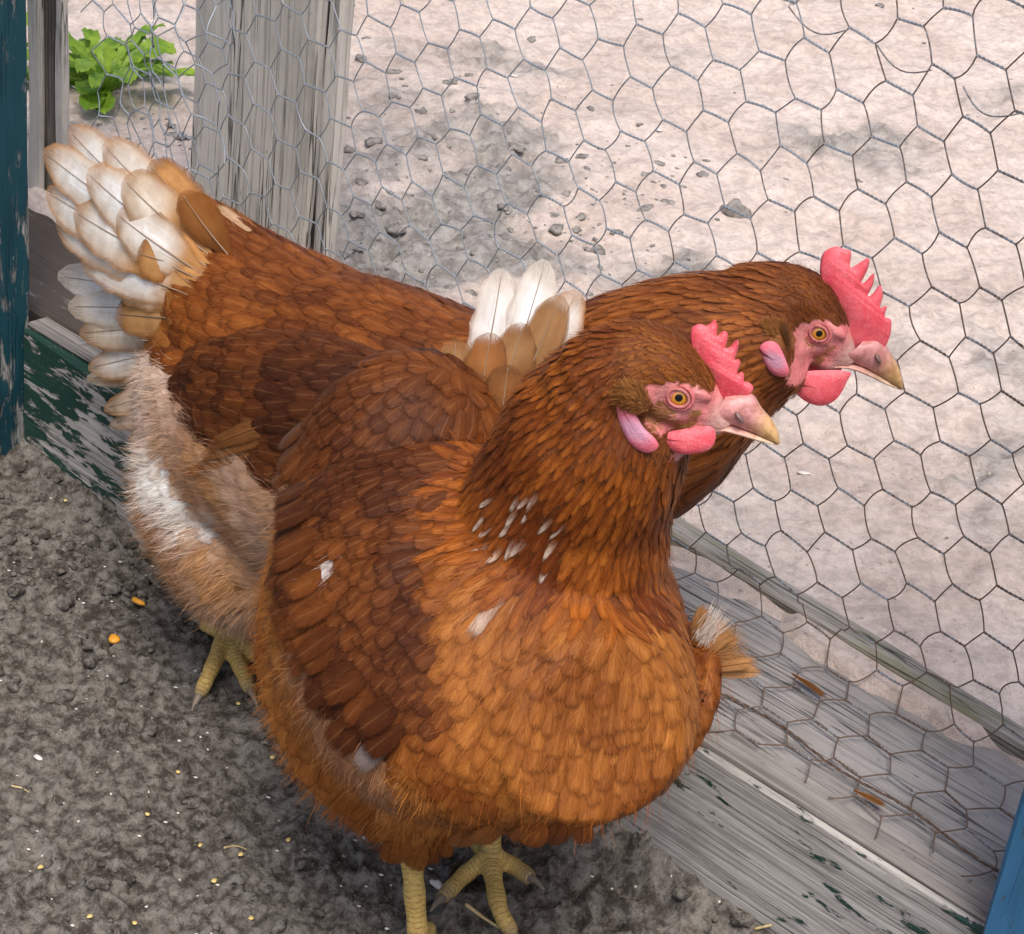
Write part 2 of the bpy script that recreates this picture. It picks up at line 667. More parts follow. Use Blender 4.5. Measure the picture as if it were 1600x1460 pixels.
# painted coop side at the left: upright boards standing across the fence end
coop = empty('coop_side', FP(.15, -.3, 0))
tag(coop, 'dark teal painted board wall with worn grey patches at the left edge', 'wall')
vv = .008
for k, w_ in enumerate((.082, .11, .12, .10, .12)):
    plank('board', coop, M_TEAL, FP(.158, vv - w_ / 2, -.02), UP, FN, FD, (1.25, w_ - .003, .022), .0008, 30, .002, 20 + k)
    vv -= w_
# blue post at the lower right
pb = empty('blue_post', FP(-.72, .02, .116))
tag(pb, 'blue painted post on the sill in the lower right corner', 'post')
plank('upright', pb, M_BLUE, FP(-.725, .03, .117), UP, FN, FD, (.9, .095, .078), .0008, 30, .002, 41)
tag(pb, None)


# ------------------------------------------------------------------ chicken wire
HS = .0183                      # side of one hexagon
ROWH = math.sqrt(3) * HS
VM = .132                       # plane of the wire
A0 = on_v((1321.6, 140.3), VM)  # centre of one twist read off the photograph
ZB = .140                       # the wire folds forward below this height


def wire_point(a, w, bulge=0.):
    """a metres to the right of A0, w metres above A0"""
    u = A0[0] - a
    t = a + .30
    z = A0[2] + w - .145 * max(t, 0.) ** 2 * sstep(.0, .35, t) + .01215
    dz = .0035 * vnoise(np.array(a * 11.), np.array(w * 11.), 51)
    da = .0030 * vnoise(np.array(a * 11. + 7), np.array(w * 11.), 52)
    dv = .006 * vnoise(np.array(a * 5. + 7), np.array(w * 5.), 53) + bulge
    z = z + float(dz)
    u = u + float(da)
    if z < ZB:
        s = ZB - z
        rr = .026
        if s < rr * 1.57:
            th = s / rr
            vv_, zz = VM - rr * (1 - math.cos(th)), ZB - rr * math.sin(th) + 0.0
        else:
            vv_, zz = VM - rr - (s - rr * 1.57), ZB - rr
        zz = max(zz + abs(float(dv)) * .5, .1185)
        return FP(u, vv_ + float(dv) * .2, zz + .003), s
    return FP(u, VM + float(dv), z), 0.


def seg_pts(p, q, n, sag):
    P = []
    sa, sw = rng.normal(0, sag), rng.normal(0, sag)
    for t in np.linspace(0, 1, n):
        k = 4 * t * (1 - t)
        P.append(wire_point(p[0] + (q[0] - p[0]) * t + sa * k, p[1] + (q[1] - p[1]) * t + sw * k)[0])
    return np.array(P)


def build_wire(acc, i0, i1, j0, j1, side, xform=None, rust0=None):
    h = side * math.sqrt(3) / 2

    def jit(x, w):
        kx, kw = round(x * 2e3), round(w * 2e3)
        r = np.random.default_rng(abs(kx * 7919 + kw * 104729) % (2 ** 31))
        d = r.normal(0, .0009, 2)
        return (x + d[0], w + d[1])
    for i in range(i0, i1):
        for j in range(j0, j1):
            ca = 1.5 * side * i
            cw = 2 * h * (j + .5 * (i % 2)) - h
            v1, v2, v3, v4 = jit(ca - side / 2, cw + h), jit(ca + side / 2, cw + h), jit(ca + side, cw), jit(ca + side / 2, cw - h)
            for kind, p, q in (('t', v1, v2), ('s', v2, v3), ('s', v3, v4)):
                pm, s = wire_point(*p) if xform is None else (xform(*p), 0.)
                if s > .122 or (s > 0 and to_f(pm)[0] > .09):
                    continue
                fu = to_f(pm)
                if fu[0] > .17 + .04 or fu[0] < -.86 or fu[2] > .80:
                    continue
                rust = .25 + .55 * float(sstep(.0, .55, -fu[0] - .12 + .25 * (.45 - fu[2]))) + rng.normal(0, .06)
                if rust0 is not None:
                    rust = rust0
                if kind == 't':
                    rust -= .22
                    P = seg_pts(p, q, 13, .0004) if xform is None else np.array([xform(p[0] + (q[0] - p[0]) * t, p[1] + (q[1] - p[1]) * t) for t in np.linspace(0, 1, 13)])
                    T = unit(P[-1] - P[0])
                    A = unit(np.cross(T, UP + .1 * FN))
                    B = np.cross(T, A)
                    for ph in (0, math.pi):
                        ang = np.linspace(0, 3.2 * 2 * math.pi, 13) + ph
                        env = .0005 * np.ones(13)
                        PP = P + env[:, None] * (np.cos(ang)[:, None] * A + np.sin(ang)[:, None] * B)
                        V, qd, tr = tube_arrays(PP, .00044, 4, False)
                        acc.add(V, qd, None, (rust, rust, rust))
                else:
                    P = seg_pts(p, q, 5, .0009) if xform is None else np.array([xform(p[0] + (q[0] - p[0]) * t, p[1] + (q[1] - p[1]) * t) for t in np.linspace(0, 1, 5)])
                    V, qd, tr = tube_arrays(P, .00046, 5, False)
                    acc.add(V, qd, None, (rust, rust, rust))


acc = Acc()
build_wire(acc, -26, 20, -14, 13, HS)
# twisted selvage along the lower edge
us_ = np.linspace(.10, -.80, 420)
for ph in (0, math.pi, math.pi / 2):
    PP = []
    for k, u_ in enumerate(us_):
        c_ = FP(u_, .046 + .004 * math.sin(u_ * 23) + .003 * math.sin(u_ * 61 + 1), .1205 + .0015 * math.sin(u_ * 41))
        a_ = k * 1.05 + ph
        PP.append(c_ + FN * (.0006 * math.cos(a_)) + UP * (.0006 * math.sin(a_)))
    V, qd, tr = tube_arrays(np.array(PP), .00036, 4, False)
    acc.add(V, qd, None, (.75, .75, .75))
# loose ends pulled out of line at the upper right
for pa, pb_, bow in (((1232, 10), (1320, 48), (-3, 22)), ((1370, 70), (1455, 110), (-6, 20)), ((1505, 135), (1592, 178), (-10, 22))):
    P = []
    for t in np.linspace(0, 1, 9):
        k = math.sin(math.pi * t)
        px = (pa[0] + (pb_[0] - pa[0]) * t + bow[0] * k, pa[1] + (pb_[1] - pa[1]) * t + bow[1] * k)
        P.append(on_plane(px, Q0 + FN * (VM - .003), FN))
    V, qd, tr = tube_arrays(P, .00045, 5)
    acc.add(V, qd, tr, (.5, .5, .5))
me = acc.mesh('wire_mesh', M_WIRE, True, fence.location)
wm = link('wire_mesh', me, fence)
wm['label'] = 'hexagonal chicken wire, galvanised at left and rusty at right'
# second piece of wire, crumpled, across the corner at the left
acc = Acc()
C1 = on_v((190, 130), .09)


def corner_x(a, w):
    b = .012 * float(vnoise(np.array(a * 14.), np.array(w * 14.), 61)) + .008 * float(vnoise(np.array(a * 33.), np.array(w * 33.), 62))
    c2 = .010 * float(vnoise(np.array(a * 17. + 9), np.array(w * 17.), 63))
    return FP(C1[0] - a * .98 - w * .20 + c2, .098 + b - a * .22, C1[2] + w * .98 - a * .18 + c2)


build_wire(acc, -5, 5, -5, 14, HS * 1.02, corner_x, .22)
me = acc.mesh('corner_wire', M_WIRE, True, fence.location)
wm2 = link('corner_wire', me, fence)
wm2['label'] = 'crumpled second layer of bright wire in the corner'


# ------------------------------------------------------------------ hens
def feather_mat(name, rough=.5, hair=False, bs=1., fray=1., bc=.55):
    m = NT(name)
    col = m.attr('Col').outputs['Color']
    aux = m.n('ShaderNodeSeparateColor')
    m.l(m.attr('Aux').outputs['Color'], aux.inputs[0])
    lace, rnd, fl = aux.outputs[0], aux.outputs[1], aux.outputs[2]
    if hair:
        c = col
    else:
        uv = m.n('ShaderNodeUVMap', uv_map='UVMap')
        s = m.n('ShaderNodeSeparateXYZ')
        m.l(uv.outputs[0], s.inputs[0])
        across = m.math('ABSOLUTE', m.math('MULTIPLY', m.math('SUBTRACT', s.outputs[0], .5), 2.0))
        along = s.outputs[1]
        # barbs run out and towards the tip
        cv = m.n('ShaderNodeCombineXYZ')
        m.val(cv.inputs[0], m.math('MULTIPLY', m.math('SUBTRACT', along, m.math('MULTIPLY', across, .35)), 26.0 * bs))
        m.val(cv.inputs[1], m.math('MULTIPLY', across, 1.3))
        m.val(cv.inputs[2], m.math('MULTIPLY', rnd, 90.0))
        barb = m.noise(cv.outputs[0], 1.0, 3, .6)
        cs = m.n('ShaderNodeCombineXYZ')
        m.val(cs.inputs[0], m.math('MULTIPLY', along, 2.2))
        m.val(cs.inputs[1], m.math('MULTIPLY', s.outputs[0], 13.0))
        m.val(cs.inputs[2], m.math('MULTIPLY', rnd, 57.0))
        strk = m.noise(cs.outputs[0], 1.0, 3, .6)
        soft = m.noise(m.coord(), 90, 3, .55)
        c = m.mix(m.mapr(barb, .3, .7, 0, bc), col, m.mix(.35, col, m.mix(1.0, col, (1.6, 1.9, 2.2), 'MULTIPLY'), 'MIX'))
        c = m.mix(m.mapr(barb, .55, .25, 0, bc), c, m.mix(1.0, col, (.55, .48, .42), 'MULTIPLY'))
        c = m.mix(m.mapr(soft, .35, .65, .35, 0), c, m.mix(1.0, c, (.55, .48, .42), 'MULTIPLY'))
        c = m.mix(m.mapr(strk, .42, .25, 0, .5), c, m.mix(1.0, c, (.6, .5, .42), 'MULTIPLY'))
        c = m.mix(m.mapr(strk, .55, .75, 0, .4), c, m.mix(1.0, c, (1.4, 1.6, 1.9), 'MULTIPLY'))
        # pale streak up the middle, darker soft rim, pale lacing on some
        mid_ = m.math('MULTIPLY', m.mapr(across, .0, .55, 1, 0), m.math('MULTIPLY', m.mapr(along, .2, .5), m.mapr(along, .7, .98, 1, 0)))
        c = m.mix(m.math('MULTIPLY', mid_, .42), c, m.mix(1.0, c, (1.55, 1.75, 2.0), 'MULTIPLY'))
        rim = m.math('MAXIMUM', m.mapr(across, .55, 1.0), m.mapr(along, .72, 1.0))
        c = m.mix(m.math('MULTIPLY', rim, .40), c, m.mix(1.0, c, (.66, .56, .48), 'MULTIPLY'))
        shaft = m.math('MULTIPLY', m.mapr(across, .0, .09, 1, 0), m.mapr(along, .15, .9, .25, .8))
        pale = m.mix(.5, col, (.66, .36, .15))
        c = m.mix(m.math('MULTIPLY', shaft, m.math('MULTIPLY', lace, .7)), c, pale)
        rim2 = m.math('MULTIPLY', m.math('MAXIMUM', m.mapr(across, .82, .98), m.mapr(along, .88, .98)), m.mapr(lace, .4, .6))
        c = m.mix(m.math('MULTIPLY', rim2, .55), c, pale)
        m.bump(m.math('ADD', barb, m.mapr(across, 0, .12, .8, 0)), .35 if bc > .3 else .12, .0008)
    m.set(Base_Color=c, Roughness=rough, Specular_IOR_Level=.20)
    m.b.inputs['Sheen Weight'].default_value = .03
    m.b.inputs['Sheen Roughness'].default_value = .4
    if not hair:
        # frayed rim: single barbs part from each other near the edge
        cf = m.n('ShaderNodeCombineXYZ')
        m.val(cf.inputs[0], m.math('MULTIPLY', m.math('SUBTRACT', along, m.math('MULTIPLY', across, .35)), 42.0 * bs))
        m.val(cf.inputs[1], m.math('MULTIPLY', s.outputs[0], 9.0))
        m.val(cf.inputs[2], m.math('MULTIPLY', rnd, 71.0))
        fr = m.noise(cf.outputs[0], 1.0, 2, .6)
        ed = m.math('MULTIPLY', m.math('MAXIMUM', m.mapr(across, .45, 1.03), m.mapr(along, .68, 1.02)), fray)
        al = m.mapr(m.math('SUBTRACT', m.math('ADD', fr, .42), ed), -.12, .50)
    # thin vanes let a little light through
    tr = m.n('ShaderNodeBsdfTranslucent')
    m.l(c, tr.inputs[0])
    mx = m.n('ShaderNodeMixShader')
    mx.inputs[0].default_value = .18
    m.l(m.b.outputs[0], mx.inputs[1])
    m.l(tr.outputs[0], mx.inputs[2])
    if hair:
        m.l(mx.outputs[0], m.out.inputs[0])
    else:
        tp = m.n('ShaderNodeBsdfTransparent')
        m2 = m.n('ShaderNodeMixShader')
        m.l(al, m2.inputs[0])
        m.l(tp.outputs[0], m2.inputs[1])
        m.l(mx.outputs[0], m2.inputs[2])
        m.l(m2.outputs[0], m.out.inputs[0])
    return m.m


def skin_mat():
    m = NT('hen_skin')
    col = m.attr('Col').outputs['Color']
    n1 = m.noise(m.coord(), 420, 4, .6)
    n2 = m.noise(m.coord(), 1500, 2, .6)
    ax = m.n('ShaderNodeSeparateColor')
    m.l(m.attr('Aux').outputs['Color'], ax.inputs[0])
    ph_ = m.math('FRACT', m.math('ADD', m.math('MULTIPLY', ax.outputs[0], 33.0), m.math('MULTIPLY', m.noise(m.coord(), 160, 3, .6), 1.6)))
    band = m.math('MULTIPLY', m.mapr(m.math('ABSOLUTE', m.math('SUBTRACT', ph_, .5)), .30, .5), ax.outputs[1])
    col = m.mix(m.math('MULTIPLY', m.math('MULTIPLY', band, m.mapr(m.noise(m.coord(), 220, 2, .5), .35, .6)), .55), col, (.24, .18, .11))
    c = m.mix(m.mapr(n1, .35, .65, 0, .5), col, m.mix(1.0, col, (.72, .6, .55), 'MULTIPLY'))
    m.set(Base_Color=c, Roughness=.62, Specular_IOR_Level=.25)
    m.b.inputs['Subsurface Weight'].default_value = .12
    m.b.inputs['Subsurface Radius'].default_value = (.004, .0015, .001)
    m.b.inputs['Subsurface Scale'].default_value = .5
    m.bump(m.math('SUBTRACT', m.math('ADD', n1, m.math('MULTIPLY', n2, .5)), m.math('MULTIPLY', band, .9)), .55, .0012)
    return m.m


def comb_mat():
    m = NT('comb_skin')
    n1 = m.noise(m.coord(), 900, 3, .6)
    n2 = m.noise(m.coord(), 90, 3, .5)
    c = m.mix(m.mapr(n2, .3, .7), (.76, .080, .11), (.82, .15, .18))
    n4 = m.noise(m.coord(), 330, 4, .65)
    c = m.mix(m.mapr(n1, .48, .72, 0, .4), c, (.80, .33, .31))
    c = m.mix(m.mapr(n4, .50, .34, 0, .35), c, (.56, .045, .065))
    m.set(Base_Color=c, Roughness=.48, Specular_IOR_Level=.4)
    m.b.inputs['Subsurface Weight'].default_value = .3
    m.b.inputs['Subsurface Radius'].default_value = (.006, .0015, .001)
    m.b.inputs['Subsurface Scale'].default_value = .6
    m.bump(m.math('ADD', n1, m.math('MULTIPLY', n4, 1.0)), .38, .0011)
    return m.m


def lobe_mat():
    m = NT('earlobe_skin')
    at = m.attr('Col').outputs['Color']
    n1 = m.noise(m.coord(), 700, 3, .6)
    c = m.mix(m.mapr(n1, .45, .75, 0, .3), at, (.60, .34, .42))
    m.set(Base_Color=c, Roughness=.55)
    m.b.inputs['Subsurface Weight'].default_value = .2
    m.b.inputs['Subsurface Radius'].default_value = (.004, .0015, .0015)
    m.b.inputs['Subsurface Scale'].default_value = .5
    m.bump(n1, .5, .001)
    return m.m


def beak_mat():
    m = NT('beak_horn')
    at = m.attr('Col').outputs['Color']
    n1 = m.noise(m.coord(), 260, 4, .6)
    n3_ = m.noise(m.coord((1, 1, 1)), 800, 4, .7)
    c = m.mix(m.mapr(n1, .38, .65, 0, .75), at, m.mix(1.0, at, (.62, .5, .42), 'MULTIPLY'))
    c = m.mix(m.mapr(n3_, .56, .70, 0, .5), c, (.24, .17, .13))
    m.set(Base_Color=c, Roughness=.42, Specular_IOR_Level=.5)
    m.bump(n1, .25, .0006)
    return m.m


def plain_mat(name, col, rough=.5, spec=.4, coat=0.):
    m = NT(name)
    n1 = m.noise(m.coord(), 300, 3, .6)
    c = m.mix(m.mapr(n1, .3, .7), tuple(np.array(col) * .8), tuple(np.array(col) * 1.15))
    m.set(Base_Color=c, Roughness=rough, Specular_IOR_Level=spec)
    m.b.inputs['Coat Weight'].default_value = coat
    m.b.inputs['Coat Roughness'].default_value = .05
    return m.m


def eye_mat():
    """iris and pupil by distance from the pole of the eyeball (object z)"""
    m = NT('hen_iris')
    co = m.coord()
    s = m.n('ShaderNodeSeparateXYZ')
    m.l(co, s.inputs[0])
    r = m.math('SQRT', m.math('ADD', m.math('POWER', s.outputs[0], 2.0), m.math('POWER', s.outputs[1], 2.0)))
    ang = m.math('ARCTAN2', s.outputs[1], s.outputs[0])
    cv = m.n('ShaderNodeCombineXYZ')
    m.val(cv.inputs[0], m.math('MULTIPLY', ang, 6.0))
    m.val(cv.inputs[1], m.math('MULTIPLY', r, 400.0))
    st = m.noise(cv.outputs[0], 1.0, 3, .6)
    c = m.mix(m.mapr(r, .0016, .0044), (.52, .21, .02), (.30, .10, .012))
    c = m.mix(m.mapr(st, .35, .7, 0, .5), c, (.75, .38, .05))
    c = m.mix(m.mapr(r, .00165, .00195, 1, 0), c, (.004, .003, .003))
    c = m.mix(m.mapr(r, .0044, .0049), c, (.03, .015, .01))
    m.set(Base_Color=c, Roughness=.12, Specular_IOR_Level=.6)
    m.b.inputs['Coat Weight'].default_value = .35
    m.b.inputs['Coat Roughness'].default_value = .03
    return m.m


M_FEA = feather_mat('feather', .55)
M_BIG = feather_mat('large_feather', .5, False, 5.5, .75, .14)
M_HAIR = feather_mat('down', .6, True)
M_SKIN = skin_mat()
M_COMB = comb_mat()
M_LOBE = lobe_mat()
M_BEAK = beak_mat()
M_EYE = eye_mat()
M_CLAW = plain_mat('claw_horn', (.20, .16, .12), .5)

WHITE = np.array([.80, .76, .70])
YEL = np.array([.60, .42, .13])
PINK = np.array([.64, .20, .20])


def lerp(a, b, t):
    return np.asarray(a) * (1 - t) + np.asarray(b) * t


def catmull(R, n):
    """R: k x d control rows -> n rows"""
    R = np.asarray(R, float)
    k = len(R)
    t = np.linspace(0, k - 1, n)
    i = np.clip(t.astype(int), 0, k - 2)
    f = (t - i)[:, None]
    p1, p2 = R[i], R[i + 1]
    p0 = np.where((i > 0)[:, None], R[np.maximum(i - 1, 0)], 2 * p1 - p2)
    p3 = np.where((i < k - 2)[:, None], R[np.minimum(i + 2, k - 1)], 2 * p2 - p1)
    return .5 * (2 * p1 + (p2 - p0) * f + (2 * p0 - 5 * p1 + 4 * p2 - p3) * f ** 2 + (3 * p1 - p0 - 3 * p2 + p3) * f ** 3)


def loft(rings, n=44, k=30, up=UP):
    """rings: x,y,z, halfwidth, up-height, down-height"""
    R = catmull(rings, n)
    P = R[:, :3]
    W, A, B = np.maximum(R[:, 3], .002), np.maximum(R[:, 4], .002), np.maximum(R[:, 5], .002)
    T = np.gradient(P, axis=0)
    T /= np.linalg.norm(T, axis=1)[:, None]
    S = np.cross(T, np.asarray(up, float))
    S /= np.linalg.norm(S, axis=1)[:, None]
    U = np.cross(S, T)
    ang = np.arange(k) / k * 2 * math.pi
    c, s = np.cos(ang), np.sin(ang)
    hh = np.where(c[None, :] > 0, A[:, None], B[:, None]) * c[None, :]
    V = P[:, None] + W[:, None, None] * s[None, :, None] * S[:, None] + hh[..., None] * U[:, None]
    V = V.reshape(-1, 3)
    i = np.arange(n - 1)[:, None] * k
    j = np.arange(k)[None, :]
    q = np.stack([i + j, i + (j + 1) % k, i + k + (j + 1) % k, i + k + j], -1).reshape(-1, 4)
    V = np.concatenate([V, P[:1], P[-1:]])
    t = []
    for jj in range(k):
        t.append([len(V) - 2, (jj + 1) % k, jj])
        t.append([len(V) - 1, (n - 1) * k + jj, (n - 1) * k + (jj + 1) % k])
    return V, q, np.array(t)


def ellipsoid(c, ax, r, n=20, k=24):
    """ax: three axis vectors, r radii"""
    ax = [unit(a) for a in ax]
    V = []
    for i in range(1, n):
        th = math.pi * i / n
        for j in range(k):
            ph = 2 * math.pi * j / k
            d = (math.cos(th), math.sin(th) * math.cos(ph), math.sin(th) * math.sin(ph))
            V.append(np.asarray(c) + sum(ax[m_] * r[m_] * d[m_] for m_ in range(3)))
    V = np.array(V)
    i = np.arange(n - 2)[:, None] * k
    j = np.arange(k)[None, :]
    q = np.stack([i + j, i + k + j, i + k + (j + 1) % k, i + (j + 1) % k], -1).reshape(-1, 4)
    V = np.concatenate([V, [np.asarray(c) + ax[0] * r[0]], [np.asarray(c) - ax[0] * r[0]]])
    t = []
    for jj in range(k):
        t.append([len(V) - 2, jj, (jj + 1) % k])
        t.append([len(V) - 1, (n - 2) * k + (jj + 1) % k, (n - 2) * k + jj])
    return V, q, np.array(t)


def remesh(acc, voxel, smooth_it):
    me = acc.mesh('tmp', None)
    o = bpy.data.objects.new('tmp', me)
    COL.objects.link(o)
    r = o.modifiers.new('r', 'REMESH')
    r.mode = 'VOXEL'
    r.voxel_size = voxel
    r.adaptivity = 0.
    s = o.modifiers.new('s', 'SMOOTH')
    s.factor = .5
    s.iterations = smooth_it
    dg = bpy.context.evaluated_depsgraph_get()
    ev = o.evaluated_get(dg)
    m2 = bpy.data.meshes.new_from_object(ev)
    bpy.data.objects.remove(o)
    bpy.data.meshes.remove(me)
    return m2


def inside_poly(P, poly):
    x, y = P[:, 0], P[:, 1]
    ins = np.zeros(len(P), bool)
    n = len(poly)
    for i in range(n):
        x1, y1 = poly[i]
        x2, y2 = poly[(i + 1) % n]
        c = ((y1 > y) != (y2 > y)) & (x < (x2 - x1) * (y - y1) / (y2 - y1 + 1e-12) + x1)
        ins ^= c
    return ins


def smooth_poly(poly, n=64):
    P = np.asarray(poly, float)
    P = np.concatenate([P[-2:], P, P[:3]])
    R = catmull(P, (len(P) - 1) * 4 + 1)[8:-8]
    return R


def plate(poly2, to3, thick, edge=.35, dome=1.0, rings=4):
    """a soft lens-shaped plate from a closed outline: poly2 k x 2, to3(xy, off) -> 3d"""
    P = np.asarray(poly2, float)
    c = P.mean(0)
    V, q, t = [], [], []
    k = len(P)
    # concentric shrink towards the centre line keeps teeth: shrink by t and thicken
    for side in (1, -1):
        base = len(V)
        for r in range(rings + 1):
            f = r / rings
            for p in P:
                xy = p + (c - p) * (f * .92)
                th = thick * (edge * (1 if r else .0) + (1 - edge) * math.sin(f * math.pi / 2) ** dome * (1 if r else 0))
                V.append(to3(xy, side * th))
        V.append(to3(c, side * thick))
        for r in range(rings):
            for j in range(k):
                a, b = base + r * k + j, base + r * k + (j + 1) % k
                d, e = a + k, b + k
                q.append([a, b, e, d] if side > 0 else [a, d, e, b])
        for j in range(k):
            a, b = base + rings * k + j, base + rings * k + (j + 1) % k
            t.append([a, b, len(V) - 1] if side > 0 else [b, a, len(V) - 1])
    return np.array(V), np.array(q), np.array(t)


NA, NB = 7, 5       # rows along a feather, columns across
FA = np.array([0, .25, .48, .67, .82, .93, 1.])
FB = np.linspace(-1, 1, NB)
_i = np.arange(NA - 1)[:, None] * NB + np.arange(NB - 1)[None, :]
FQ = np.stack([_i, _i + NB, _i + NB + 1, _i + 1], -1).reshape(-1, 4)
FUV = np.stack([np.tile(FB * .5 + .5, NA), np.repeat(FA, NB)], 1)
FB3 = np.array([-1., 0., 1.])
_i = np.arange(NA - 1)[:, None] * 3 + np.arange(2)[None, :]
FQ3 = np.stack([_i, _i + 3, _i + 4, _i + 1], -1).reshape(-1, 4)
FUV3 = np.stack([np.tile(FB3 * .5 + .5, NA), np.repeat(FA, 3)], 1)


def vane(a, point):
    """half-width profile: point 0 = round tip, 1 = pointed hackle"""
    rnd = np.sqrt(np.clip(1 - ((a - .58) / .425) ** 2, 0, 1)) if a > .58 else .35 + .65 * math.sin(a / .58 * math.pi / 2)
    pt = math.sin(math.pi * min(1, a * .93 + .07)) ** .8 * (1 - .35 * a)
    return rnd * (1 - point) + pt * point


def grow(acc, bvh, p0, d, nrm, L, hw, lift, col, aux, point=0., base=.0008, cup=.12, curl=0., tipcol=None):
    """one contour feather lying on the surface"""
    s = np.cross(nrm, d)
    nb, fb, fq, fuv = (3, FB3, FQ3, FUV3) if hw < .0045 else (NB, FB, FQ, FUV)
    V = np.empty((NA * nb, 3))
    NV = np.empty((NA * nb, 3))
    k = 0
    pos = np.array(p0, float)
    dirv = np.array(d, float)
    for ia, a in enumerate(FA):
        w = hw * vane(a, point)
        h = base + lift * a ** 1.4 + curl * a ** 3
        for b in fb:
            q = pos + s * (w * b)
            loc, nn, _, _ = bvh.find_nearest(Vector(q))
            nv = np.array(nn)
            V[k] = np.array(loc) + nv * (h - cup * w * b * b)
            NV[k] = nv - dirv * (.10 + .10 * a) + s * (.22 * b)
            k += 1
        # step forward along the surface
        if ia < NA - 1:
            st = L * (FA[ia + 1] - a)
            nxt = pos + dirv * st
            loc, nn, _, _ = bvh.find_nearest(Vector(nxt))
            loc, nv = np.array(loc), np.array(nn)
            # leave the surface where it turns away too sharply
            stepv = loc - pos
            pos = loc if np.linalg.norm(stepv) > .5 * st else nxt
            dirv = dirv - nv * dirv.dot(nv)
            dirv /= np.linalg.norm(dirv) + 1e-9
            s = np.cross(nv, dirv)
    c = np.broadcast_to(np.asarray(col), (NA * nb, 3)).copy()
    if tipcol is not None:
        f = np.repeat(FA, nb)[:, None]
        f = np.clip((f - .35) / .5, 0, 1)
        c = c * (1 - f) + np.asarray(tipcol) * f
    acc.add(V, fq, None, c, aux, fuv)
    acc.N.append(NV / np.linalg.norm(NV, axis=1)[:, None])


def big_feather(name, parent, base, tip, face, hw, col_in, col_edge, bow=.0, twist=0., mat=None, shaftcol=(.36, .25, .17), point=.15, droop=0., whitefrom=0., seed=0):
    """a tail or flight feather of its own: vane, shaft; face is the direction its flat side looks"""
    base, tip = np.asarray(base, float), np.asarray(tip, float)
    d = tip - base
    L = np.linalg.norm(d)
    d /= L
    nrm = np.asarray(face, float)
    nrm = unit(nrm - d * nrm.dot(d))
    s = np.cross(nrm, d)
    na, nb = 22, 9
    r = np.random.default_rng(seed + 77)
    A = np.linspace(0, 1, na)
    B = np.linspace(-1, 1, nb)
    V, C, U, X = [], [], [], []
    ph = r.uniform(0, 6)
    notch = r.uniform(.3, .9)
    for a in A:
        w = hw * (.12 + .88 * math.sin(min(a / .55, 1) * math.pi / 2) ** 1.2) if a < .62 else hw * math.sqrt(max(0, 1 - ((a - .62) / .385) ** 2)) ** (1 - .0 * point)
        c0 = base + d * (L * a) + nrm * (bow * L * math.sin(a * math.pi * .9)) + s * (twist * L * a * a) - UP * (droop * L * a * a)
        for b in B:
            rag = 1 + .05 * math.sin(a * 31 + ph + b * 2) * (abs(b) > .9) - .16 * (abs(b) > .9) * max(0, math.sin(a * 9 + ph * 3) - .86) * 6 * notch
            V.append(c0 + s * (w * b * rag) - nrm * (.07 * w * b * b))
            e = np.clip((abs(b) - .62) / .38, 0, 1) * 1.0 + np.clip((a - .84) / .16, 0, 1) * .8 + .06 * r.normal()
            f = np.clip((a - whitefrom) / .18, 0, 1)
            inn = np.asarray(col_in) * f + np.asarray(col_edge) * (1 - f)
            e = float(np.clip(e, 0, 1))
            C.append(inn * (1 - e) + np.asarray(col_edge) * e)
            U.append((b * .5 + .5, a))
            X.append((.15, (seed * .37) % 1, .0))
    i = np.arange(na - 1)[:, None] * nb + np.arange(nb - 1)[None, :]
    q = np.stack([i, i + 1, i + nb + 1, i + nb], -1).reshape(-1, 4)
    org = np.array(parent.location)
    me = mesh_np(name, np.array(V) - org, [q], True, mat or M_BIG, {'Col': np.array(C), 'Aux': np.array(X)}, np.array(U))
    o = link(name, me, parent)
    P = [base + d * (L * a) + nrm * (bow * L * math.sin(a * math.pi * .9) + .0005) + s * (twist * L * a * a) - UP * (droop * L * a * a) for a in np.linspace(0, .96, 14)]
    Vs, qs, ts = tube_arrays(P, np.linspace(.0006, .00014, 14), 5)
    me2 = mesh_np('shaft', Vs - org, [qs, ts], True, M_HAIR, {'Col': np.tile(np.asarray(shaftcol), (len(Vs), 1)), 'Aux': np.zeros((len(Vs), 3))})
    link('shaft', me2, o)
    return o


def toe_chain(P, r0, r1):
    P = np.asarray(P, float)
    n = 14
    C = catmull(P, n)
    rad = np.linspace(r0, r1, n) * (1 + .16 * np.abs(np.sin(np.linspace(0, 3 * math.pi, n))))
    return tube_arrays(C, rad, 12)


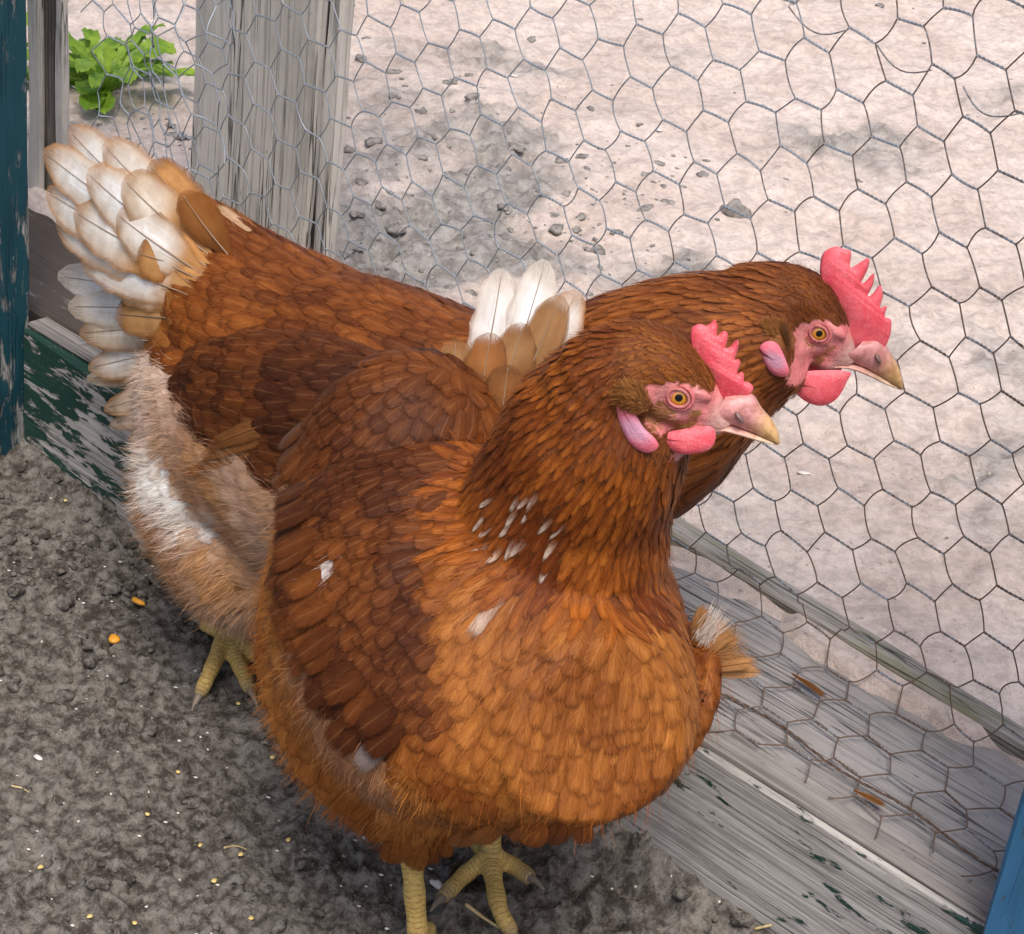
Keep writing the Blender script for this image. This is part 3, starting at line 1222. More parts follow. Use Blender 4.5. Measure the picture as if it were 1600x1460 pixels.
def hen(spec):
    root = empty('hen', spec['foot'])
    tag(root, spec['label'], 'hen', None)
    org = np.array(spec['foot'], float)
    # ---- head frame from the photograph: right eye, beak tip, lateral axis
    r_ax = unit(spec['lateral'])
    E = at_y(spec['eye_px'], spec['eye_y'])
    mid = E - r_ax * .0150
    sag = lambda p, off=0.: on_plane(p, mid + r_ax * off, r_ax)
    tipP = sag(spec['beak_tip'])
    fw = unit(tipP - mid)
    upv = unit(np.cross(r_ax, fw)) * 1.
    if upv[2] < 0:
        upv = -upv
    loc2 = lambda P: np.stack([(np.atleast_2d(P) - mid) @ fw, (np.atleast_2d(P) - mid) @ upv], 1)

    def H(f_, u_, r_=0.):
        return mid + fw * f_ + upv * u_ + r_ax * r_

    # ---- one continuous body: trunk, neck, head, thighs, wings' bulk, legs, toes
    acc = Acc()
    for rings in spec['lofts']:
        acc.add(*loft(rings))
    for c, ax, r in spec['ells']:
        acc.add(*ellipsoid(c, ax, r))
    nk, nkr = spec['neck']
    hb = .35 * nk[1] + .65 * H(-.030, -.005)
    hr = [list(nk[2]) + [nkr[2] * .9] * 3, list(nk[1]) + [nkr[1] * .97] * 3, list(hb) + [.0290, .0265, .0300]] + [list(H(f_, u_)) + [w, a, b] for f_, u_, w, a, b in
          ((-.016, .0, .0205, .0205, .0225), (.000, -.0005, .0160, .0165, .0185),
           (.011, -.003, .0115, .0125, .0125), (.020, -.005, .0080, .0090, .0080), (.027, -.007, .0055, .0060, .0050))]
    acc.add(*loft(hr, 34, 26, upv))
    for sgn in (1, -1):     # brow and cheek
        acc.add(*ellipsoid(H(.002, .0055, sgn * .0115), (fw, upv, r_ax), (.012, .0035, .0042)))
        acc.add(*ellipsoid(H(-.004, -.0085, sgn * .0105), (fw, upv, r_ax), (.013, .006, .0058)))
        acc.add(*ellipsoid(H(.010, -.0125, sgn * .003), (fw, upv, r_ax), (.013, .0060, .0065)))
        tc_ = loc2(np.array([sag(p, .018) for p in spec['tuft']])).mean(0)
        acc.add(*ellipsoid(H(tc_[0], tc_[1], sgn * .0205), (unit(fw - upv * .3), upv, r_ax), (.0085, .0052, .0050)))
    for shank in spec['shanks']:
        Vt, qt, tt = toe_chain(shank, .0060, .0054)
        acc.add(Vt, qt, tt)
    for toes in spec['toes']:
        Vt, qt, tt = toe_chain(toes, .0056, .0044)
        acc.add(Vt, qt, tt)
    me = remesh(acc, .0019, 5)
    nv = len(me.vertices)
    V = np.empty(nv * 3, np.float32)
    me.vertices.foreach_get('co', V)
    V = V.reshape(-1, 3).astype(float)
    me.polygons.foreach_set('use_smooth', np.ones(len(me.polygons), bool))
    # pigment of the bare skin
    under = np.array(spec['under'])
    Cc = np.tile(under, (nv, 1))
    zleg = spec.get('leg_z', .085)
    for Pl in spec['shanks'] + spec['toes']:
        C_ = catmull(Pl, 20)
        dd = np.min(np.linalg.norm(V[:, None, :] - C_[None], axis=2), axis=1) if False else None
    legpts = np.concatenate([catmull(Pl, 24) for Pl in spec['shanks'] + spec['toes']])
    kd = KDTree(len(legpts))
    for i, p in enumerate(legpts):
        kd.insert(p, i)
    kd.balance()
    low = np.where(V[:, 2] < .11)[0]
    legmask = np.zeros(nv, bool)
    for i in low:
        if kd.find(V[i])[2] < .0092:
            legmask[i] = True
    Cc[legmask] = YEL * np.array([1, 1, 1])
    # distance along each shank and toe drives the scutes in the material
    Ax = np.zeros((nv, 4), np.float32)
    Ax[:, 3] = 1
    bestd = np.full(nv, 9.)
    for Pl in spec['shanks'] + spec['toes']:
        C_ = catmull(Pl, 120)
        ln = np.concatenate([[0], np.cumsum(np.linalg.norm(np.diff(C_, axis=0), axis=1))])
        k2 = KDTree(120)
        for i, p in enumerate(C_):
            k2.insert(p, i)
        k2.balance()
        for i in np.where(legmask)[0]:
            co, j, dist = k2.find(V[i])
            if dist < bestd[i]:
                bestd[i] = dist
                Ax[i, 0] = ln[j] * 10
                Ax[i, 1] = 1
                tipf = float(sstep(.75, 1.0, j / 119.)) if V[i, 2] < .05 else 0.
                Cc[i] = YEL * (1 - .6 * tipf) + np.array([.17, .145, .12]) * .6 * tipf
    at = me.attributes.new('Aux', 'FLOAT_COLOR', 'POINT')
    at.data.foreach_set('color', Ax.ravel())
    dh = np.linalg.norm(V - mid, axis=1)
    head = np.where(dh < .075)[0]
    l2 = loc2(V[head])
    lat = (V[head] - mid) @ r_ax
    facep = loc2(np.array([sag(p, .013) for p in spec['face']]))
    jitp = l2 + .0011 * np.stack([vnoise(l2[:, 0] * 420, l2[:, 1] * 420, 5), vnoise(l2[:, 0] * 420 + 9, l2[:, 1] * 420, 6)], 1)
    isface = inside_poly(jitp, facep) & (np.abs(lat) > .003) | ((jitp[:, 0] > .0125) & (dh[head] < .034))
    fmask = np.zeros(nv, bool)
    fmask[head[isface]] = True
    pk = PINK[None, :] * (1 + .22 * vnoise(l2[:, 0] * 300, l2[:, 1] * 300, 8))[:, None]
    er = np.linalg.norm(l2 - loc2(E), axis=1)
    palef = np.clip(1 - np.abs(er - .0085) / .004, 0, 1)[:, None] * .35
    pk = pk * (1 - palef) + np.array([.66, .36, .34]) * palef
    fr = sstep(.012, .022, l2[:, 0])[:, None]
    pk = pk * (1 - fr) + np.array([.58, .34, .30]) * fr
    Cc[head[isface]] = pk[isface]
    at = me.attributes.new('Col', 'FLOAT_COLOR', 'POINT')
    at.data.foreach_set('color', np.concatenate([Cc, np.ones((nv, 1))], 1).astype(np.float32).ravel())
    bvh = BVHTree.FromPolygons([Vector(v) for v in V], [tuple(p.vertices) for p in me.polygons])
    me.vertices.foreach_set('co', (V - org).astype(np.float32).ravel())
    me.update()
    me.name = 'body'
    me.materials.clear()
    me.materials.append(M_SKIN)
    body = link('body', me, root)
    # ---- sample feather roots on the surface
    me.calc_loop_triangles()
    nt = len(me.loop_triangles)
    tri = np.empty(nt * 3, np.int32)
    me.loop_triangles.foreach_get('vertices', tri)
    tri = tri.reshape(-1, 3)
    a, b, c = V[tri[:, 0]], V[tri[:, 1]], V[tri[:, 2]]
    nr = np.cross(b - a, c - a)
    ar = np.linalg.norm(nr, axis=1)
    nr /= ar[:, None] + 1e-15
    N = 60000
    g = np.random.default_rng(spec['seed'])
    idx = g.choice(nt, N, p=ar / ar.sum())
    r1, r2 = np.sqrt(g.random(N)), g.random(N)
    P = a[idx] * (1 - r1)[:, None] + b[idx] * (r1 * (1 - r2))[:, None] + c[idx] * (r1 * r2)[:, None]
    bare = fmask | legmask

    def cast_poly(pts, dflt):
        out, lat_ = [], []
        for p_ in pts:
            h_ = bvh.ray_cast(Vector(CAM), Vector(ray(p_)))[0]
            h_ = np.array(h_) if h_ is not None else sag(p_, dflt)
            if (h_ - mid).dot(r_ax) < .004:
                h_ = sag(p_, dflt)
            out.append(loc2(h_)[0])
            lat_.append((h_ - mid).dot(r_ax))
        return np.array(out), float(np.mean(lat_))
    lobe2, lobe_off = cast_poly(spec['lobe'], .022)
    lobe2 = lobe2.mean(0) + (lobe2 - lobe2.mean(0)) * 1.18
    tuft2, tuft_off = cast_poly(spec['tuft'], .020)
    for pl in ('lobe', 'tuft'):
        pp = lobe2 if pl == 'lobe' else tuft2
        ii = inside_poly(l2, pp) & (np.abs(lat) > .008)
        bare[head[ii]] = True
        if pl == 'tuft':
            Cc[head[ii]] = (.21, .075, .018)
    me.attributes['Col'].data.foreach_set('color', np.concatenate([Cc, np.ones((nv, 1))], 1).astype(np.float32).ravel())
    ok = ~bare[tri[idx]].any(1)
    spots = []
    for px_, rad_, amt_ in spec.get('spots', ()):
        h_ = bvh.ray_cast(Vector(CAM), Vector(ray(px_)))[0]
        if h_ is not None:
            spots.append((np.array(h_), rad_, amt_))
    P, Nn = P[ok], nr[idx][ok]
    if 'edge_px' in spec:        # lower edge of the folded wing, as a plane square to the flank
        hA, hB = [bvh.ray_cast(Vector(CAM), Vector(ray(p_))) for p_ in spec['edge_px']]
        A_, B_ = np.array(hA[0]), np.array(hB[0])
        m_n = np.cross(B_ - A_, np.array(hA[1]) + np.array(hB[1]))
        m_n = unit(m_n) * (1 if m_n[2] < 0 else -1)
        spec['edge'] = (A_, m_n)
    # ---- flow: away from the head, along the surface
    acc = Acc()
    hacc = Acc()
    hp = spec['flow_from'](mid, fw, upv)
    cell = {}
    CS = .006
    count = 0
    for p, nrm in zip(P, Nn):
        pr = spec['region'](p, nrm, mid, fw, upv, g)
        if pr is None:
            continue
        for sp_, sr_, sa_ in spots:
            ds_ = np.linalg.norm(p - sp_)
            if ds_ < sr_:
                w_ = sa_ * sstep(sr_, sr_ * .4, ds_)
                pr['col'] = lerp(pr['col'], WHITE, w_)
                pr['tip'] = pr['col']
                pr['hairs'] = max(14, pr.get('hairs', 5))
                pr['hl'] = pr.get('hl', .008)
                pr['hcol'] = pr['col']
                pr['hlift'] = .2
        rad = pr['gap']
        key = (int(p[0] // CS), int(p[1] // CS), int(p[2] // CS))
        hit = False
        R = int(math.ceil(rad / CS))
        for dx in range(-R, R + 1):
            for dy in range(-R, R + 1):
                for dz in range(-R, R + 1):
                    for q in cell.get((key[0] + dx, key[1] + dy, key[2] + dz), ()):
                        if (q[0] - p[0]) ** 2 + (q[1] - p[1]) ** 2 + (q[2] - p[2]) ** 2 < rad * rad:
                            hit = True
                            break
                    if hit:
                        break
                if hit:
                    break
            if hit:
                break
        if hit:
            continue
        cell.setdefault(key, []).append(p)
        d = pr['dir'] if pr.get('dir') is not None else p - hp
        d = d + g.normal(0, pr.get('mess', .12), 3) * np.linalg.norm(d)
        d = d - nrm * d.dot(nrm)
        ld = np.linalg.norm(d)
        if ld < 1e-6:
            continue
        d /= ld
        sc = g.uniform(.85, 1.15)
        grow(acc, bvh, p - d * pr['L'] * .35, d, nrm, pr['L'] * sc, pr['hw'] * g.uniform(.88, 1.12), pr['lift'] * g.uniform(.4, .95),
             pr['col'], (pr['lace'], g.random(), pr.get('fluff', 0.)), pr['point'], base=g.uniform(.0002, .0009) * pr.get('bs', 1.), curl=pr.get('curl', 0.), tipcol=pr.get('tip'))
        count += 1
        nh = pr.get('hairs', 5)
        if nh:
            hl = (pr.get('hl', pr['L'] * .42) * g.uniform(.6, 1.2, nh))[:, None]
            sd_ = np.cross(nrm, d)
            q = p + d * g.uniform(-.006, .012, nh)[:, None] + sd_ * g.normal(0, pr['hw'] * .6, nh)[:, None]
            dd = d + g.normal(0, .22, (nh, 3))
            dd /= np.linalg.norm(dd, axis=1)[:, None]
            sv = np.cross(nrm, dd)
            sv *= (spec.get('hair_w', .00010) * g.uniform(.7, 1.4, nh) / (np.linalg.norm(sv, axis=1) + 1e-9))[:, None]
            up_ = nrm * (pr.get('hlift', .16) * hl)
            p1 = q + nrm * .0012
            p2 = q + dd * hl * .5 + up_ * .75 + nrm * .001
            p3_ = q + dd * hl + up_ * .9 + g.normal(0, .0012, (nh, 3))
            VV = np.stack([p1 - sv, p1 + sv, p2 - sv * .8, p2 + sv * .8, p3_], 1).reshape(-1, 3)
            k5 = np.arange(nh)[:, None] * 5
            cc = np.asarray(pr.get('hcol', np.asarray(pr['col']) * 1.1)) * g.uniform(1 - pr.get('hv', .3), 1 + pr.get('hv', .35), nh)[:, None]
            hacc.add(VV, k5 + np.array([[0, 1, 3, 2]]), k5 + np.array([[2, 3, 4]]), np.repeat(cc, 5, 0), (0, 0, 0))
    o = link('plumage', acc.mesh('plumage', M_FEA, True, org), root)
    o['kind'] = 'stuff'
    if hacc.n:
        o = link('down', hacc.mesh('down', M_HAIR, True, org), root)
        o['kind'] = 'stuff'
    print('HEN feathers', count, 'hairs', hacc.n // 5)

    # ---- comb, wattles, earlobes, ear tufts, eyes, beak, claws
    def surf(poly2, sgn, extra, dflt):
        c2 = np.asarray(poly2).mean(0)
        h_ = bvh.ray_cast(Vector(H(c2[0], c2[1], sgn * .05)), Vector(-r_ax * sgn))[0]
        return dflt if h_ is None else max(dflt * .6, (np.array(h_) - mid).dot(r_ax) * sgn + extra)

    def to_sag(off):
        return lambda xy, th: H(xy[0], xy[1], off + th) - org
    poly = smooth_poly(loc2(np.array([sag(p) for p in spec['comb']])))
    cb = Acc()
    # the comb: teeth keep their shape, so build it as a thick outline strip with a thin rounded edge
    cb.add(*comb_plate(poly, lambda xy, th: H(xy[0], xy[1], th) - org, .0024))
    link('comb', cb.mesh('comb', M_COMB), root)
    for sgn in (1, -1):
        wa = loc2(np.array([sag(p, .009) for p in spec['wattle']]))
        w = Acc()
        w.add(*plate(smooth_poly(wa), to_sag(sgn * min(.0175, surf(wa, sgn, .0035, .0145))), .0026, .45))
        link('wattle', w.mesh('wattle', M_COMB), root)
        ea = lobe2
        w = Acc()
        Vp, qp, tp = plate(smooth_poly(ea), to_sag(sgn * (lobe_off + .0024)), .0024, .6)
        l2p = loc2(Vp + org)
        cen = l2p.mean(0)
        rr = np.linalg.norm((l2p - cen) / (np.ptp(l2p, axis=0) * .5), axis=1)
        cc = np.array([.50, .24, .33])[None] * (1 - sstep(.3, .85, rr))[:, None] + np.array([.68, .13, .18])[None] * sstep(.3, .85, rr)[:, None]
        w.add(Vp, qp, tp, None)
        w.C.append(cc)
        link('earlobe', w.mesh('earlobe', M_LOBE), root)
        # ear tuft: short bristly feathers
        tu = tuft2
        w = Acc()
        lo, hi = tu.min(0), tu.max(0)
        n_ = 0
        while n_ < 1500:
            q2 = lo + (hi - lo) * g.random(2)
            if not inside_poly(q2[None], tu)[0]:
                continue
            n_ += 1
            q = H(q2[0], q2[1], sgn * (tuft_off + .001))
            loc, nn, _, _ = bvh.find_nearest(Vector(q))
            q, nn = np.array(loc), np.array(nn)
            dd = unit(-fw * 1.0 + upv * g.normal(.15, .25) + nn * .75 + g.normal(0, .18, 3))
            hl = g.uniform(.0045, .0080)
            sv = unit(np.cross(nn, dd)) * .00034
            cc = np.array([.36, .155, .045]) * g.uniform(.55, 1.5)
            w.add(np.array([q - sv, q + sv, q + dd * hl]) - org, None, [[0, 1, 2]], cc, (0, 0, 0))
        link('ear_tuft', w.mesh('ear_tuft', M_HAIR), root)['kind'] = 'stuff'
        w = Acc()
        fp_ = facep
        lo, hi = fp_.min(0), fp_.max(0)
        e2 = loc2(E)[0]
        n_ = 0
        for _ in range(6000):
            q2 = lo + (hi - lo) * g.random(2)
            if q2[1] > -.004 + .2 * q2[0] or q2[0] > .014 or not inside_poly(q2[None], fp_)[0]:
                continue
            n_ += 1
            h_ = bvh.ray_cast(Vector(H(q2[0], q2[1], sgn * .05)), Vector(-r_ax * sgn))
            if h_[0] is None:
                continue
            q, nn = np.array(h_[0]), np.array(h_[1])
            dd = unit(-fw - upv * g.normal(.25, .3) + nn * .25)
            hl = g.uniform(.002, .0042)
            sv = unit(np.cross(nn, dd)) * .00022
            w.add(np.array([q - sv, q + sv, q + dd * hl + nn * .0004]) - org, None, [[0, 1, 2]], lerp((.26, .10, .03), (.42, .22, .08), g.random()), (0, 0, 0))
            if n_ > 700:
                break
        if w.n:
            link('cheek_bristles', w.mesh('cheek_bristles', M_HAIR), root)['kind'] = 'stuff'
        # eye: ball, lid ring
        Ee = E if sgn > 0 else E - r_ax * .0300
        Ra = r_ax * sgn
        hit_ = bvh.ray_cast(Vector(Ee + Ra * .03), Vector(-Ra))[0]
        if hit_ is not None:
            Ee = np.array(hit_) - Ra * .0016
        ball = Acc()
        rE = .0056
        ball.add(*ellipsoid((0, 0, 0), ((1, 0, 0), (0, 1, 0), (0, 0, 1)), (rE, rE, rE * .55), 24, 28))
        mb = ball.mesh('eye', M_EYE)
        eo = link('eye', mb, root)
        tilt = unit(Ra + fw * .10 + upv * .05)
        ex_ = unit(fw - tilt * fw.dot(tilt))
        ey_ = np.cross(tilt, ex_)
        W = Matrix(((ex_[0], ey_[0], tilt[0], 0), (ex_[1], ey_[1], tilt[1], 0), (ex_[2], ey_[2], tilt[2], 0), (0, 0, 0, 1)))
        W.translation = Vector(Ee - org - Ra * .0006)
        eo.matrix_basis = W
        for k_, (rx, ry, rr_, cl) in enumerate(((.0049, .0038, .00075, (.50, .17, .16)), (.0066, .0053, .0009, (.60, .17, .17)))):
            an = np.linspace(0, 2 * math.pi, 37)[:-1]
            ring = [Ee - org + Ra * (.0024 - .0013 * k_) + ex_ * rx * math.cos(t) + ey_ * ry * math.sin(t) * (1.0 if math.sin(t) * (ey_ @ upv) > 0 else 1.05) for t in an]
            ring = np.array(ring + [ring[0], ring[1]])
            Vr, qr, tr_ = tube_arrays(ring, rr_, 6, False)
            w = Acc()
            w.add(Vr, qr, None, cl)
            link('eyelid', w.mesh('eyelid', M_SKIN), eo).matrix_basis = eo.matrix_basis.inverted()
    # beak: upper and lower mandible as lofts along the photographed profile
    cul = np.array([loc2(sag(p))[0] for p in spec['culmen']])
    gap = np.array([loc2(sag(p))[0] for p in spec['gape']])
    low_ = np.array([loc2(sag(p))[0] for p in spec['lower']])
    for nm, top_, bot_, wid, c0, c1 in (('upper_beak', cul, gap, (.0070, .0011), (.60, .27, .26), (.60, .37, .16)), ('lower_beak', gap, low_, (.0072, .0010), (.64, .36, .30), (.66, .50, .34))):
        n_ = 22
        T_, B_ = catmull(top_, n_), catmull(bot_, n_)
        Vb, k_ = [], 16
        for i in range(n_):
            f = i / (n_ - 1)
            cxy = (T_[i] + B_[i]) / 2
            hv = (T_[i] - B_[i]) / 2
            ww = wid[0] * (1 - f) ** .75 + wid[1] * f
            for j in range(k_):
                an = 2 * math.pi * j / k_
                Vb.append(H(*(cxy + hv * math.cos(an)), ww * math.sin(an) * (1 if nm[0] == 'u' else .92)) - org)
        Vb = np.array(Vb)
        i = np.arange(n_ - 1)[:, None] * k_
        j = np.arange(k_)[None, :]
        qb = np.stack([i + j, i + (j + 1) % k_, i + k_ + (j + 1) % k_, i + k_ + j], -1).reshape(-1, 4)
        Vb = np.concatenate([Vb, [Vb[-k_:].mean(0)], [Vb[:k_].mean(0)]])
        tb = [[len(Vb) - 2, (n_ - 1) * k_ + jj, (n_ - 1) * k_ + (jj + 1) % k_] for jj in range(k_)]
        f = np.concatenate([np.repeat(np.linspace(0, 1, n_), k_), [1, 0]])
        f = sstep(.34, .72, f)[:, None]
        w = Acc()
        w.add(Vb, qb, tb, None)
        cc = np.array(c0)[None] * (1 - f) + np.array(c1)[None] * f
        w.C.append(cc)
        link(nm, w.mesh(nm, M_BEAK), root)
    ns = loc2(sag(spec['nostril']))[0]
    for sgn in (1, -1):
        w = Acc()
        w.add(*ellipsoid(H(ns[0], ns[1], sgn * .0068) - org, (unit(fw * .9 - upv * .35), upv, r_ax), (.0030, .0013, .0022)))
        w.C.append(np.tile(np.array([.20, .12, .11]), (w.n, 1)))
        link('nostril', w.mesh('nostril', M_BEAK), root)
    for toes in spec['toes']:
        C_ = catmull(toes, 8)
        dv = unit(C_[-1] - C_[-2])
        Pc = [C_[-1] - dv * .002, C_[-1] + dv * .006 + UP * .0006, C_[-1] + dv * .013 - UP * .0012]
        Vc, qc, tc = tube_arrays(catmull(Pc, 7), np.linspace(.0031, .0006, 7), 8)
        w = Acc()
        w.add(Vc - org, qc, tc)
        link('claw', w.mesh('claw', M_CLAW), root)
    return root, bvh, dict(mid=mid, fw=fw, up=upv, r=r_ax)


def comb_plate(poly, to3, th):
    """thick serrated plate: outline triangulated by ears, given to bmesh, edge rounded by an inset rim"""
    import bmesh
    from mathutils.geometry import tessellate_polygon
    P = np.asarray(poly, float)
    n = len(P)
    # inward normals
    e = np.roll(P, -1, 0) - np.roll(P, 1, 0)
    e /= np.linalg.norm(e, axis=1)[:, None] + 1e-12
    area = .5 * np.sum(P[:, 0] * np.roll(P[:, 1], -1) - np.roll(P[:, 0], -1) * P[:, 1])
    nin = np.stack([-e[:, 1], e[:, 0]], 1) * (1 if area > 0 else -1)
    ins = .0011
    In = P + nin * ins
    for _ in range(2):
        In = .5 * In + .25 * (np.roll(In, 1, 0) + np.roll(In, -1, 0))
    V, q, t = [], [], []
    top = P[:, 1].max()
    bot = P[:, 1].min()
    for p in P:
        V.append(to3(p, 0.))
    for sgn in (1, -1):
        for p in In:
            f = (p[1] - bot) / (top - bot)
            V.append(to3(p, sgn * th * (1.15 - .55 * f)))
    for j in range(n):
        k = (j + 1) % n
        q.append([j, k, n + k, n + j])
        q.append([k, j, 2 * n + j, 2 * n + k])
    tris = tessellate_polygon([[Vector((p[0], p[1], 0)) for p in In]])
    for a, b, c in tris:
        t.append([n + a, n + b, n + c])
        t.append([2 * n + c, 2 * n + b, 2 * n + a])
    return np.array(V), np.array(q), np.array(t)


def zmap(ox, oy, s, pts):
    return [(ox + s * x, oy + s * y) for x, y in pts]


def near_axis(p, A, R):
    """parameter 0..1 along polyline A, distance over the local radius"""
    best = (9, 0)
    n = len(A) - 1
    for i in range(n):
        d = A[i + 1] - A[i]
        t = min(1, max(0, (p - A[i]).dot(d) / d.dot(d)))
        r = R[i] * (1 - t) + R[i + 1] * t
        q = np.linalg.norm(p - A[i] - d * t) / r
        if q < best[0]:
            best = (q, (i + t) / n)
    return best[1], best[0]


def n3(p, s, seed):
    return float(vnoise(np.array(p[0] * s + p[2] * s * .7), np.array(p[1] * s - p[2] * s * .6), seed))


TAN = np.array([.40, .20, .075])
BRN = np.array([.26, .10, .026])
CRM = np.array([.74, .62, .48])
CRW = lerp(CRM, WHITE, .6)

# ============================================================ the nearer hen
NZ = lambda pts: zmap(880, 460, .2375, pts)
near_neck = np.array([[.052, .805, .392], [.040, .822, .365], [.031, .834, .328], [.026, .842, .290], [.018, .858, .245]])
near_neck_r = np.array([.0355, .041, .046, .054, .064])
near_wing_c = np.array([-.044, .808, .243])
near_wing_ax = [unit([.08, -.50, -.86]), None, None]
near_wing_n = unit([-.66, -.70, .26])
near_wing_ax[2] = unit(near_wing_n - near_wing_ax[0] * near_wing_n.dot(near_wing_ax[0]))
near_wing_ax[1] = np.cross(near_wing_ax[2], near_wing_ax[0])
near_wing_r = (.062, .042, .028)


white_c = at_y((800, 810), .80)


def near_region(p, nrm, mid, fw, up, g):
    DIRN = unit((near_neck[-1] - near_neck[0]) * .6 + (p - mid) * .8)
    dh = np.linalg.norm(p - mid)
    t, q = near_axis(p, near_neck, near_neck_r)
    jit = n3(p, 60, 31)
    if dh < .036:
        back = (p - mid).dot(fw) / .04
        c = lerp((.12, .032, .006), (.26, .080, .013), .5 + .6 * n3(p, 160, 3))
        return dict(L=.0065, hw=.0015, gap=.0022, lift=.0004, bs=.4, col=c, lace=.35, point=.7, dir=lerp(-fw + .25 * (p - mid) / dh, DIRN, float(sstep(.018, .036, dh))), mess=.12)
    if t < .80 + .05 * jit and q < 1.16 + .06 * jit and p[2] > .235:
        L = .011 + .024 * t
        c = lerp((.125, .024, .002), (.265, .066, .006), np.clip(.5 + .75 * n3(p, 70, 4) + .25 * g.normal(), 0, 1))
        c = c * (1 - .25 * max(0, .35 - t))
        lace = .55
        wf_ = 1.
        tip = c * np.array([1.25, 1.35, 1.4])
        if g.random() < .26 and np.linalg.norm(p - white_c) < .028:
            tip = lerp(c, CRM, .6)
            L *= .8
            wf_ = .6
        return dict(L=L, hw=(.0021 + .0028 * t) * wf_, gap=.0036 + .0030 * t, lift=.0016, col=c, lace=lace, point=.85 - .35 * t, tip=tip, mess=.10,
                    dir=(near_neck[-1] - near_neck[0]) * .6 + (p - mid) * .8)
    d = p - near_wing_c
    lw = np.array([d.dot(a) / r for a, r in zip(near_wing_ax, near_wing_r)])
    rw = math.hypot(lw[0], lw[1])
    wl = max(float(sstep(1.05, .80, rw)) * (lw[2] > -.15) * float(sstep(.012, -.012, p[0])),
             float(sstep(.004, -.034, p[0] - .010 * n3(p, 28, 77))) * float(sstep(.205, .235, p[2] + .25 * (p[1] - .80))))
    eA, eM = near['edge']
    eg = (p - eA).dot(eM) + .004 * jit if p[0] < -.012 else -1.
    thigh = eg > 0 and p[2] < .29
    if wl > .5 and not thigh:
        c = lerp((.066, .0155, .003), (.175, .048, .008), np.clip(.42 + .6 * n3(p, 50, 6) + .16 * g.normal(), 0, 1))
        c = lerp((.24, .066, .009), c, float(sstep(.45, .95, wl)))
        ov = -.016 < eg <= 0
        return dict(L=.028 if ov else .019, hw=.0078 if ov else .0066, gap=.0062, lift=.0125 if ov else .0022, col=c, lace=.42, point=.15, mess=.10, dir=np.array([-.45, .15, -.85]))
    top = nrm[2]
    behind = (p - np.array([.01, .86, 0])).dot(unit([-.35, .93, 0]))
    bk = sstep(-.03, .01, behind + .008 * jit) * sstep(.20, .24, p[2] + .25 * top * .1)
    if bk > .5 and not thigh:
        c = lerp((.052, .0135, .003), (.160, .045, .008), np.clip(.4 + .55 * n3(p, 40, 7) + .22 * g.normal(), 0, 1))
        return dict(L=g.uniform(.023, .029), hw=.0068, gap=.0070, lift=.0020, col=c, lace=.6, point=g.uniform(.1, .35), mess=.12)
    flank = sstep(.0, .06, -p[0] + .35 * (p[1] - .86)) * sstep(.25, .19, p[2])
    flank = float(np.clip(flank + .15 * jit, 0, 1))
    rear = p[1] > .90
    if flank > .55 or rear or thigh:
        c = lerp((.30, .090, .014), (.45, .170, .036), np.clip(.45 + .6 * n3(p, 38, 8) + .2 * g.normal(), 0, 1))
        if n3(p, 24, 12) > .55:
            c = lerp(c, (.62, .44, .30), .25)
        return dict(L=.026, hw=.0078, gap=.0085, lift=.0026, col=c, lace=.10, point=.2, mess=.20, hairs=40, hl=.013, hlift=.14, hv=.14, hcol=c * 1.06, fluff=1.)
    c = lerp((.165, .040, .005), (.345, .112, .018), np.clip(.48 + .45 * n3(p, 34, 9) + .14 * g.normal(), 0, 1))
    lace = .40
    c = lerp(c, lerp((.24, .066, .009), (.075, .018, .003), .35), .8 * max(0., wl - .1)) if wl > .1 else c
    tip = c * np.array([1.15, 1.22, 1.3])
    if g.random() < .003:
        c, tip = lerp(c, CRM, .25), lerp(c, CRM, .4)
    return dict(L=g.uniform(.024, .033), hw=.0076 * (sz_ := g.uniform(.72, 1.25)), gap=.0070 * sz_, lift=.0018, col=c, tip=tip, lace=.28, point=g.uniform(.05, .35), mess=.10, dir=(p - mid) + np.array([-.02, .0, -.12]))


